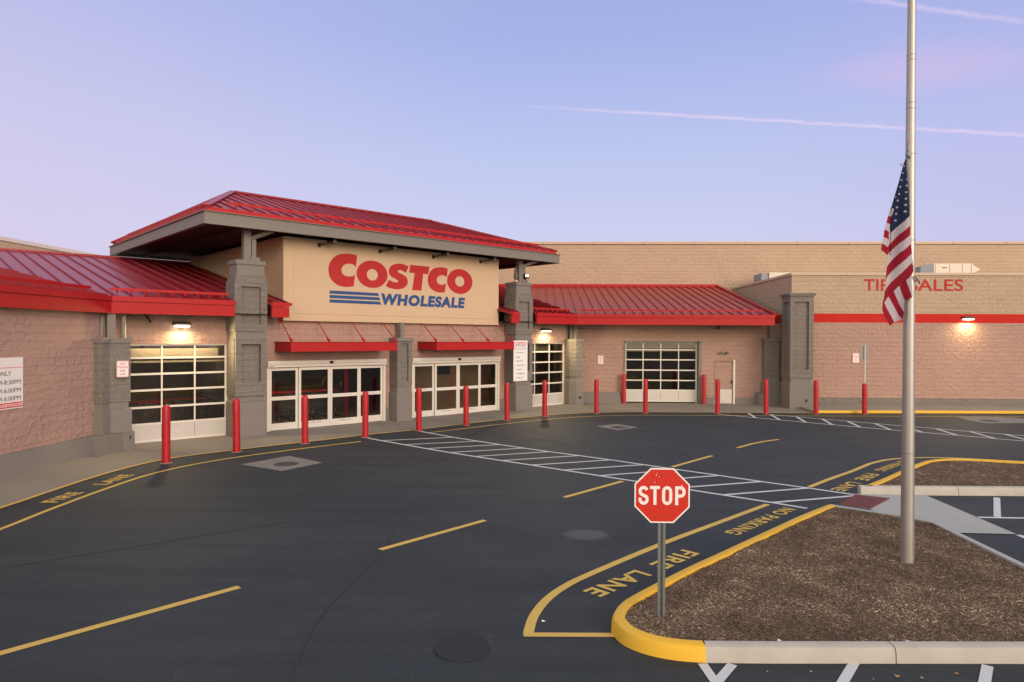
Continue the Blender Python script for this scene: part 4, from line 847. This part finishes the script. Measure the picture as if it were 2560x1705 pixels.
t = empty('sprinkler_pipe', P(5.9, WN, 3.75), 'short black pipe sticking out under the left eave', 'pipe'); MB().tube([P(5.55, WN+.3, 3.86), P(5.68, WN+.45, 3.62)], .028, 10).build('pipe', M_blk, t); MB().tube([P(5.67, WN+.44, 3.64), P(5.70, WN+.47, 3.58)], .036, 10).build('nozzle', M_blk, t)
# rooftop units
t = empty('rooftop_unit', (23.5, 40, 5.8), 'long cream rooftop air unit with a pointed hood right of the flagpole', 'air conditioner')
MB().box('W', 22.43, 24.64, 39.6, 41.2, 5.85, 7.52).build('cabinet', M_hvac, t, bevel=.01)
MB().add([(24.645, 39.7, 7.45), (24.645, 41.1, 7.45), (25.1, 39.7, 7.2), (25.1, 41.1, 7.2), (24.645, 39.7, 6.95), (24.645, 41.1, 6.95)], [(0, 2, 4), (1, 3, 5), (0, 1, 3, 2), (2, 3, 5, 4), (0, 1, 5, 4)]).build('intake_hood', M_hvac, t)
m = MB(); [m.box('W', x, x+.02, 39.59, 39.6, 6.9, 7.48) for x in (22.5, 23.3, 24.0, 24.5)]; m.box('W', 22.9, 23.15, 39.59, 39.6, 7.25, 7.32); m.build('panel_seams', M_greym, t)
MB().box('W', 22.6, 24.5, 39.8, 41, 5.8, 5.85).build('base_frame', M_greym, t)
MB().add([(22.425, 39.6, 7.5), (22.425, 41.2, 7.5), (21.75, 39.7, 7.35), (21.75, 41.1, 7.35), (22.425, 39.6, 6.6), (22.425, 41.2, 6.6), (21.75, 39.7, 6.6), (21.75, 41.1, 6.6)], [(0, 1, 3, 2), (2, 3, 7, 6), (0, 2, 6, 4), (1, 3, 7, 5), (0, 1, 5, 4), (4, 5, 7, 6)]).build('louvre', mat('blue_grey_sheet', (.22, .25, .29), rough=.5), t)
t = empty('rooftop_unit', (14, 40, 5.8), 'low cream rooftop unit half hidden behind the parapet corner of the tyre bay', 'air conditioner')
MB().box('W', 13.2, 15.2, 39.6, 41.2, 5.85, 7.0).build('cabinet', M_hvac, t, bevel=.01); MB().box('W', 12.78, 13.19, 39.7, 41.1, 6.0, 6.96).build('louvre', MATS['blue_grey_sheet'], t); MB().box('W', 13.3, 15.0, 39.8, 41, 5.8, 5.85).build('base_frame', M_greym, t)
# ---------------------------------------------------------------- signs
def noparking(o, U, w, h, label, third=False):
    o, U = Vector(o), Vector(U).normalized(); nrm = U.cross(Vector((0, 0, 1))); Z = Vector((0, 0, 1))
    t = empty('no_parking_sign', o, label, 'sign', 'red and white no parking signs')
    m = MB(); r = .03; pts = []
    for cx, cz, a0 in ((w-r, h-r, 0), (r, h-r, 90), (r, r, 180), (w-r, r, 270)):
        for a in range(0, 91, 30): an = math.radians(a0+a); pts.append((cx+r*math.cos(an), cz+r*math.sin(an)))
    def plate(m, pts, d0, d1, mi):
        k = len(pts); m.add([o+U*a+Z*b+nrm*d0 for a, b in pts]+[o+U*a+Z*b+nrm*d1 for a, b in pts], [tuple(range(k)), tuple(range(k, 2*k))]+[(i, (i+1) % k, k+(i+1) % k, k+i) for i in range(k)], mi)
    plate(m, pts, .01, .016, 0); m.build('plate', M_sign, t)
    b = MB(); k = len(pts); inn = [(w/2+(a-w/2)*(1-.028/w), h/2+(c-h/2)*(1-.028/h)) for a, c in pts]; out_ = [(w/2+(a-w/2)*(1-.012/w), h/2+(c-h/2)*(1-.012/h)) for a, c in pts]
    b.add([o+U*a+Z*c+nrm*.0168 for a, c in out_]+[o+U*a+Z*c+nrm*.0168 for a, c in inn], [(i, (i+1) % k, k+(i+1) % k, k+i) for i in range(k)]); b.build('border', M_redink, t)
    for s, z, hh, ww in (('NO', .76, .12, .45), ('PARKING', .55, .12, .8), ('FIRE', .33, .11, .45), ('LANE', .13, .11, .45)): x = MB(); text(x, s, o+U*w/2+Z*h*z+nrm*.0168, U, Z, h*hh*1.12, w=w*ww, ext=.001, off=.008, align='C'); x.build('lettering', M_redink, t)
    return t
noparking((-11.43+.055-.165, 18.59-.35+.02-.165, 2.05), (R2, R2, 0), .30, .45, 'red and white no parking sign on the grey pillar left of the left garage door')
noparking((2.86, YR-.02, 1.91), (1, 0, 0), .28, .42, 'small no parking sign on the rose wall left of the right wing garage door')
noparking((14.7, TY-.02, 2.08), (1, 0, 0), .30, .45, 'faded no parking sign on the tyre bay wall beside the grey-backed post sign')
# holiday closings board on the right entrance pillar
t = empty('holiday_sign', P(20.2, -21.43, 1.3), 'tall white board listing holidays on the pillar right of the entrance', 'sign')
s0_, nn_ = 19.85, -21.40; MB().box('D', s0_, s0_+.83, nn_-.02, nn_, 1.3, 3.06).build('board', M_sign, t)
U_, V_ = (R2, R2, 0), (0, 0, 1)
x = MB(); text(x, 'COSTCO', P(s0_+.415, nn_, 2.87), U_, V_, .12, w=.66, ext=.001, off=.035, shear=.15, align='C'); x.build('logo', M_redink, t)
x = MB(); text(x, 'WHOLESALE', P(s0_+.48, nn_, 2.80), U_, V_, .045, w=.5, ext=.001, off=.03, shear=.15, align='C')
for i in range(3): x.box('D', s0_+.09, s0_+.22, nn_, nn_+.001, 2.80+i*.016, 2.809+i*.016)
x.build('logo', M_logob, t)
x = MB(); text(x, 'Closed on the following holidays:', P(s0_+.07, nn_, 2.67), U_, V_, .045, w=.69, ext=.001, off=.015)
for i, s in enumerate(("New Year's Day", 'Easter', 'Memorial Day', 'Independence Day', 'Labor Day', 'Thanksgiving Day', 'Christmas Day')):
    text(x, s, P(s0_+.22, nn_, 2.50-i*.181), U_, V_, .062, w=.026*len(s)+.02, ext=.001, off=.02); x.box('D', s0_+.15, s0_+.175, nn_, nn_+.001, 2.518-i*.181, 2.543-i*.181)
x.build('lettering', M_ink, t)
# opening hours board on the left wall (cut by the picture edge)
t = empty('hours_sign', (XL_, 14.6, 1.51), 'white opening hours board with a red web address strip on the left wall', 'sign')
MB().box('W', XL_, XL_+.03, 13.9, 15.35, 1.51, 2.68).build('board', M_sign, t)
MB().box('W', XL_+.03, XL_+.032, 13.93, 15.34, 2.445, 2.457).build('red_line', M_redink, t)
MB().box('W', XL_+.03, XL_+.032, 13.92, 15.34, 1.535, 1.655).build('red_strip', M_redink, t)
for s, z, w in (('ONLY', 2.27, .42), ('AM-8:30PM', 2.07, .79), ('AM-6:00PM', 1.88, .79), ('AM-6:00PM', 1.70, .79)): x = MB(); text(x, s, (XL_+.03, 15.28 if s != 'ONLY' else 15.0, z), (0, 1, 0), V_, .10, w=w, ext=.001, off=0, align='R'); x.build('lettering', M_ink, t)
x = MB(); text(x, 'WWW.COSTCO.COM', (XL_+.032, 15.33, 1.56), (0, 1, 0), V_, .07, w=.98, ext=.001, off=.035, align='R'); x.build('web_address', M_sign, t)
# ================================================================== STREET FURNITURE
BOL = [(-9.32, 16.62), (-8.28, 18.29), (-6.93, 19.87), (-5.48, 21.24), (-4.06, 22.85), (-2.62, 24.38), (-1.21, 25.84), (.23, 27.25), (2.42, 28.61), (4.12, 33.05), (4.49, 28.79), (7.95, 33.05), (7.54, 28.98), (9.6, 29.1), (11.72, 29.2), (13.8, 29.34)]
BLL = ['red bollard nearest the camera, before the left garage door', 'red bollard before the big pillar left of the entrance', 'red bollard before the left pair of sliding doors, left of their middle', 'red bollard where the near edge line of the crosswalk begins', 'red bollard where the far edge line of the crosswalk begins', 'red bollard before the middle of the right sliding doors', 'red bollard in front of the pillar carrying the holiday board', 'red bollard before the narrow garage door right of the entrance', 'red bollard before the small no parking sign on the right wing', 'red bollard against the wall at the left edge of the right wing garage door', 'red bollard in the lane edge before the right wing garage door', 'red bollard against the wall at the right edge of the right wing garage door', 'red bollard before the service door with the grey kick plate', 'red bollard before the short dark pillar in the inner corner', 'red bollard just right of the tall grey pillar', 'brighter red bollard holding up the thin sign post by the flagpole']
b0_ = empty('bollard', (*BOL[0], 0), BLL[0], 'bollard', 'red bollards along the shop front')
c = (*BOL[0], 0); rr = .098
prof = [(rr, .01), (rr, .16), (rr+.003, .161), (rr+.003, .185), (rr, .186), (rr, 1.05), (rr+.002, 1.0503), (rr+.002, 1.065), (rr, 1.0653), (rr, 1.38)]+[(rr*math.cos(a), 1.38+.085*math.sin(a)) for a in np.linspace(.2, 1.45, 6)]
MB().lathe(c, prof, 24).build('sleeve', M_red, b0_, smooth=True)
MB().lathe(c, [(.15, .003), (.15, .012), (.11, .02)], 20).build('base_ring', M_mortar, b0_)
for k in range(1, 16):
    o = copy_tree(b0_, (BOL[k][0]-BOL[0][0], BOL[k][1]-BOL[0][1], .008), BLL[k])
    if k: o.rotation_euler = (.008*math.sin(k*5), .008*math.cos(k*3), k*1.3)
    if k == 15: o.scale = (1.05, 1.05, .9)
    else: o.scale.z = 1+.012*math.sin(k*2.1)
t = empty('post_sign', (13.8, 29.34, 1.3), 'thin metal post with the bare grey back of a sign, rising from a bollard', 'sign')
MB().box('W', 13.775, 13.825, 29.32, 29.36, 1.25, 2.95).build('post', mat('pale_post', (.5, .5, .48), rough=.5), t); MB().box('W', 13.64, 13.96, 29.365, 29.372, 2.31, 2.91).build('sign_plate', mat('bare_sign_back', (.23, .22, .21), rough=.5, metal=.3), t)
# stop sign
SX, SY = 1.36, 7.53
t = empty('stop_sign', (SX, SY, .12), 'red octagonal stop sign on a perforated metal post in the front mulch', 'stop sign')
m = MB().box('W', SX-.041, SX-.014, SY-.004, SY+.004, .05, 1.66).box('W', SX+.014, SX+.041, SY-.004, SY+.004, .05, 1.66).box('W', SX-.013, SX+.013, SY+.018, SY+.024, .05, 1.66).box('W', SX-.016, SX-.011, SY-.004, SY+.022, .05, 1.66).box('W', SX+.011, SX+.016, SY-.004, SY+.022, .05, 1.66)
po = m.build('post', M_galv, t)
m = MB()
for z in np.arange(.16, 1.2, .0254): m.lathe((0, 0, 0), [(.0001, 0), (.0001, .0001)], 3) if False else m.add([(SX+.0045*math.cos(a), SY+.0172, z+.0045*math.sin(a)) for a in np.linspace(0, 2*math.pi, 8, endpoint=False)], [tuple(range(8))])
m.build('post_holes', M_blk, po)
ZC = 1.467; AP = .302; R8 = AP/math.cos(math.pi/8)
def octo(r, y0, y1, mb):
    pts = [(SX+r*math.cos(math.pi/8+k*math.pi/4), ZC+r*math.sin(math.pi/8+k*math.pi/4)) for k in range(8)]
    mb.add([(a, y0, b) for a, b in pts]+[(a, y1, b) for a, b in pts], [tuple(range(8)), tuple(range(8, 16))]+[(i, (i+1) % 8, 8+(i+1) % 8, 8+i) for i in range(8)])
m = MB(); octo(R8, SY-.012, SY-.006, m); pt = m.build('sign_plate', M_sign, t)
m = MB(); octo(R8-.017, SY-.0128, SY-.0121, m); m.build('red_field', M_stop, pt)
# STOP in stroked highway lettering
def stroke(mb, pts, w, y0, y1):
    """thick polyline in the x-z plane"""
    P_ = [Vector(p) for p in pts]; n = len(P_); L = []; Rr = []
    for i, p in enumerate(P_):
        a = P_[max(i-1, 0)]; b = P_[min(i+1, n-1)]; t1 = (p-a).normalized() if i > 0 else (b-p).normalized(); t2 = (b-p).normalized() if i < n-1 else t1
        t_ = (t1+t2).normalized(); nn = Vector((-t_.y, t_.x)); k = w/2/max(.5, nn.dot(Vector((-t1.y, t1.x)))); L.append(p+nn*k); Rr.append(p-nn*k)
    vs = [(a[0], y, a[1]) for y in (y0, y1) for a in L+Rr]; k = n; o = 2*n
    fs = []
    for i in range(n-1): fs += [(i, i+1, k+i+1, k+i), (o+i, o+i+1, o+k+i+1, o+k+i), (i, i+1, o+i+1, o+i), (k+i, k+i+1, o+k+i+1, o+k+i)]
    mb.add(vs, fs)
m = MB(); lw, lh, st = .112, .208, .034; x0 = SX-.258; zb = ZC-.104; y0, y1 = SY-.0136, SY-.0129
def arc(cx, cz, rx, rz, a0, a1, n=12): return [(cx+rx*math.cos(math.radians(a0+(a1-a0)*i/n)), cz+rz*math.sin(math.radians(a0+(a1-a0)*i/n))) for i in range(n+1)]
h2 = st/2; rx = lw/2-h2
Sx = x0+lw/2; rz = (lh-st)/4
stroke(m, arc(Sx, zb+lh-h2-rz, rx, rz, 20, 270)[:-3]+[(Sx-rx*.55, zb+lh-h2-rz*1.75), (Sx+rx*.55, zb+h2+rz*1.75)]+arc(Sx, zb+h2+rz, rx, rz, 45, -200, 14), st, y0, y1)
Tx = x0+.180; stroke(m, [(Tx-.054, zb+lh-h2), (Tx+.054, zb+lh-h2)], st, y0, y1); stroke(m, [(Tx, zb), (Tx, zb+lh-st)], st, y0, y1)
Ox = x0+.313; stroke(m, arc(Ox, zb+lh-h2-.045, rx, .045, 0, 180)+arc(Ox, zb+h2+.045, rx, .045, 180, 360)+[(Ox+rx, zb+lh-h2-.045)], st, y0, y1)
Px = x0+.400; stroke(m, [(Px+h2, zb), (Px+h2, zb+lh)], st, y0, y1); stroke(m, [(Px+st, zb+lh-h2), (Px+.062, zb+lh-h2)]+arc(Px+.062, zb+lh-h2-.045, .036, .045, 90, -90, 8)+[(Px+st, zb+lh-h2-.09)], st, y0, y1)
m.build('lettering', M_sign, pt)
m = MB()
for bx_, bz in ((SX-.005, ZC+.225), (SX-.005, ZC-.225), (SX-.07, ZC-.245)): m.tube([(bx_, SY-.013, bz), (bx_, SY-.021, bz)], .0095, 8)
m.build('bolt', mat('rusty_bolt', (.16, .07, .045), rough=.7), pt)
m = MB(); rg = random.Random(5)
for _ in range(4): a, b = SX-.13+rg.random()*.10, ZC+.10+rg.random()*.16; m.box('W', a, a+.003+rg.random()*.005, SY-.0131, SY-.0129, b, b+.004+rg.random()*.012)
m.build('scratches', M_sign, pt)
# flagpole
FX, FY = 5.12, 9.62
t = empty('flagpole', (FX, FY, .12), 'tall brushed aluminium flagpole rising from the mulch', 'flagpole')
MB().tube([(FX, FY, z) for z in np.linspace(.08, 12.5, 12)], .0875, 32, r2=.030).build('shaft', M_pole, t, smooth=True)
m = MB()
for z, r in ((5.75, .0645), (4.56, .0703), (1.62, .0845), (7.05, .0577), (7.12, .0574), (6.38, .0612), (6.46, .0608)): m.lathe((FX, FY, z), [(r-.002, 0), (r, .002), (r, .012), (r-.002, .014)], 32)
m.build('collar_rings', mat('worn_aluminium', (.33, .32, .30), rough=.45, metal=.8), t, smooth=True)
MB().tube([(5.065, 9.56, 12.3), (5.065, 9.56, 7.9), (5.052, 9.55, 6.9), (5.035, 9.54, 5.95), (5.035, 9.54, 5.72)], .008, 6).tube([(5.05, 9.55, 12.3), (5.045, 9.55, 5.9)], .005, 6).build('halyard', M_rope, t)
m = MB()
for k in range(9): m.lathe((5.145+.012*k, 9.525+.001*k*k, 4.055-.0125*k+.0006*k*k), [(.004, -.012), (.013, -.006), (.013, .006), (.004, .012)], 8)
m.tube([(5.13, 9.525, 4.07), (5.19, 9.53, 4.005), (5.245, 9.59, 3.965)], .007, 8).build('beaded_ring', M_galv, t, smooth=True)
# flag hanging limp, half mast: folds modelled in a fine cloth sheet
KF = 9.53/9.62   # the cloth hangs just in front of the pole
def F2(p): return ((4.60+p[0]*(5.38-4.60)/457)*KF-.01, CAMZ+(5.90+p[1]*(3.24-5.90)/1568-CAMZ)*KF)
w_, r_, b_ = 1, 0, 2
ZN = [(2, [(258, 118), (235, 190), (205, 340), (185, 430), (165, 520), (188, 524), (172, 600), (168, 725), (230, 655), (290, 590), (281, 420), (273, 250), (268, 130)]),
 (1, [(165, 520), (188, 524), (180, 588), (150, 578)]), (0, [(150, 578), (180, 588), (172, 650), (135, 635)]), (1, [(135, 635), (172, 650), (165, 710), (118, 690)]), (0, [(118, 690), (165, 710), (160, 772), (105, 752)]), (1, [(105, 752), (160, 772), (152, 835), (90, 808)]), (0, [(90, 808), (152, 835), (146, 902), (78, 865)]),
 (1, [(290, 590), (299, 665), (225, 735), (152, 835), (160, 772), (168, 725), (230, 655)]), (0, [(299, 665), (303, 740), (225, 810), (146, 905), (152, 835), (225, 735)]), (1, [(303, 740), (310, 815), (225, 890), (135, 1005), (146, 905), (225, 810)]), (0, [(310, 815), (318, 890), (225, 985), (120, 1110), (135, 1005), (225, 890)]), (1, [(318, 890), (322, 962), (225, 1070), (107, 1205), (120, 1110), (225, 985)]),
 (0, [(322, 962), (328, 1035), (310, 1072), (235, 1152), (160, 1242), (115, 1292), (88, 1312), (107, 1205), (225, 1070)]),
 (0, [(88, 1312), (115, 1292), (210, 1455), (165, 1485), (86, 1352)]), (1, [(115, 1292), (160, 1242), (260, 1433), (210, 1455)]), (0, [(160, 1242), (197, 1197), (270, 1375), (260, 1433)]), (1, [(197, 1197), (235, 1152), (272, 1277), (270, 1375)]), (0, [(235, 1152), (278, 1107), (318, 1253), (272, 1277)]), (1, [(278, 1107), (312, 1070), (324, 1240), (318, 1253)])]
def depth(px_, py_):
    y = .045*math.sin((px_-60-py_*.05)/40)+.012*math.sin((px_+py_*.12)/20)
    if px_ < 175 and py_ < 905 and py_ > 515 and px_ < 168-.02*(py_-515)+12: y += .022
    if py_ > 1090+ (300-px_)*.9: y += .018
    return FY-.10+y
st_ = 3.5; xs = np.arange(74, 334, st_); ys = np.arange(112, 1490, st_)
def inpoly(x, y, p):
    c_ = False; j = len(p)-1
    for i in range(len(p)):
        if (p[i][1] > y) != (p[j][1] > y) and x < (p[j][0]-p[i][0])*(y-p[i][1])/(p[j][1]-p[i][1])+p[i][0]: c_ = not c_
        j = i
    return c_
vid = {}; m = MB()
def gv(i, j):
    if (i, j) not in vid:
        a, b = xs[0]+i*st_, ys[0]+j*st_; q = F2((a, b)); vid[(i, j)] = len(m.v); m.v.append((q[0], depth(a, b), q[1]))
    return vid[(i, j)]
bb = [(c_, p, min(q[0] for q in p), max(q[0] for q in p), min(q[1] for q in p), max(q[1] for q in p)) for c_, p in ZN]
for i in range(len(xs)):
    for j in range(len(ys)):
        a, b = xs[0]+(i+.5)*st_, ys[0]+(j+.5)*st_
        for c_, p, x0_, x1_, y0_, y1_ in bb:
            if x0_ <= a <= x1_ and y0_ <= b <= y1_ and inpoly(a, b, p):
                m.f.append((gv(i, j), gv(i+1, j), gv(i+1, j+1), gv(i, j+1))); m.m.append(c_); break
flag = empty('flag', (5.04, 9.52, 5.7), 'striped and starred red, white and blue flag hanging limp beside the flagpole', 'flag')
cl_ = m.build('cloth', [M_fred, M_fwhite, M_fblue], flag, smooth=True)
sm = cl_.modifiers.new('smooth', 'SMOOTH'); sm.factor = .6; sm.iterations = 3
m = MB()
for a, b, r in [(265, 298, 8), (263, 347, 11), (260, 400, 12), (258, 453, 13), (256, 503, 14), (253, 556, 15), (245, 187, 8), (236, 243, 9), (228, 299, 10), (221, 354, 11), (215, 409, 11), (209, 462, 12), (205, 516, 12), (201, 569, 12), (198, 622, 13), (192, 432, 7)]:
    k = []
    for q in range(10):
        an = math.pi/2+q*math.pi/5; rad = r*(1 if q % 2 == 0 else .42); xx, yy = a+rad*math.cos(an)*.95, b-rad*math.sin(an); w2 = F2((xx, yy)); k.append((w2[0], depth(xx, yy)-.012, w2[1]))
    w2 = F2((a, b)); k.append((w2[0], depth(a, b)-.014, w2[1])); MB().add(k, [(q, (q+1) % 10, 10) for q in range(10)]).build('star', M_fwhite, cl_)
q0, q1 = F2((222, 156)), F2((240, 182)); MB().box('W', q0[0], q1[0], FY-.12, FY-.115, q1[1], q0[1]).build('hoist_tag', M_fwhite, flag)
MB().tube([(*F2((272, 135))[:1], FY-.11, F2((272, 135))[1]), (F2((280, 350))[0], FY-.115, F2((280, 350))[1]), (F2((284, 480))[0], FY-.12, F2((284, 480))[1]), (F2((297, 600))[0], FY-.12, F2((297, 600))[1])], .006, 6).build('hoist_rope', M_rope, flag)
MB().lathe((5.045, 9.53, 5.72), [(.008, -.04), (.026, -.02), (.03, .01), (.012, .06), (.006, .09)], 10).build('snap_hook', M_galv, flag, smooth=True)
# shopping carts seen through the sliding doors
ct = empty('shopping_cart', P(10.0, -24.3, .012), 'wire shopping cart nested in the rows behind the left sliding doors', 'shopping cart', 'shopping carts stored behind the left sliding doors')
m = MB(); cs0, cn0 = 10.0, -24.3
for k in range(7): z = .45+k*.09; f = .25+.03*k; [m.bar(P(cs0+a*f, cn0-.4, z), P(cs0+a*f, cn0+.42, z), .006, .006) for a in (-1, 1)]; m.bar(P(cs0-f, cn0+.42, z), P(cs0+f, cn0+.42, z), .006, .006)
for k in range(9): a = -.25+.0625*k; m.bar(P(cs0+a, cn0+.42, .45), P(cs0+a*1.7, cn0+.42, 1.0), .006, .006)
for k in range(8): b = -.4+.11*k; [m.bar(P(cs0+a*.25, cn0+b, .45), P(cs0+a*.43, cn0+b, 1.0), .006, .006) for a in (-1, 1)]
m.build('basket', M_wire, ct)
MB().bar(P(cs0-.43, cn0-.45, 1.05), P(cs0+.43, cn0-.45, 1.05), .035, .035).build('handle', M_redink, ct)
m = MB(); [m.tube([P(cs0+a*.4, cn0-.45, 1.05), P(cs0+a*.26, cn0-.38, .2), P(cs0+a*.22, cn0+.4, .16)], .012, 6) for a in (-1, 1)]; m.build('frame', M_wire, ct)
for a, b in ((-1, -.35), (1, -.35), (-1, .38), (1, .38)): MB().tube([P(cs0+a*.24-.012, cn0+b, .06), P(cs0+a*.24+.012, cn0+b, .06)], .06, 12).build('wheel', M_blk, ct)
for i in range(4):
    for j in range(3):
        if i or j: d_ = Vector((*D2(.98*i, -.28*j), 0)); copy_tree(ct, d_, 'wire shopping cart nested in the rows behind the left sliding doors')
for k, (a, b) in enumerate([(5.9, -24.0), (6.8, -24.0), (7.7, -24.0), (6.3, -23.3)]):
    o = copy_tree(ct, (*D2(a-10.0, b+24.3), 0), 'wire shopping cart parked behind the left glass garage door'); o['group'] = 'shopping carts behind the left garage door'
# scraps and leaves
LM = mat('dry_leaf', (.42, .27, .10), rough=.9); WMt = mat('paper_scrap', (.75, .75, .75), rough=.8)
def scrap(name, x, y, z, s, mt, label, cat, group, a):
    o = MB().add([(x+s*math.cos(a+t_)*(1 if i % 2 else .6), y+s*math.sin(a+t_)*(1 if i % 2 else .6), z+.004+.006*(i % 2)) for i, t_ in enumerate(np.linspace(0, 2*math.pi, 7)[:-1])], [(0, 1, 2, 3, 4, 5)]).build(name, mt); tag(o, label, cat, group)
for i, (x, y) in enumerate([(2.2, 6.58), (3.4, 6.55), (3.62, 6.53), (3.15, 6.48), (2.62, 6.6), (4.0, 6.63)]): scrap('fallen_leaf', x, y, .004, (.012+.004*(i%3)) if i != 1 else .03, LM, 'dry yellow leaf lying on the asphalt before the near kerb', 'leaf', 'dry leaves on the asphalt before the near kerb', i*1.1)
scrap('paper_scrap', 2.45, 6.98, .13, .03, WMt, 'white scrap on the mulch left of the kerb joint', 'litter', None, .4); scrap('paper_scrap', 3.75, 7.02, .13, .028, WMt, 'white scrap on the mulch right of the kerb joint', 'litter', None, 1.4)
scrap('paper_scrap', .06, 7.62, .006, .03, WMt, 'small pale scrap inside the yellow fire lane corner', 'litter', None, .9)
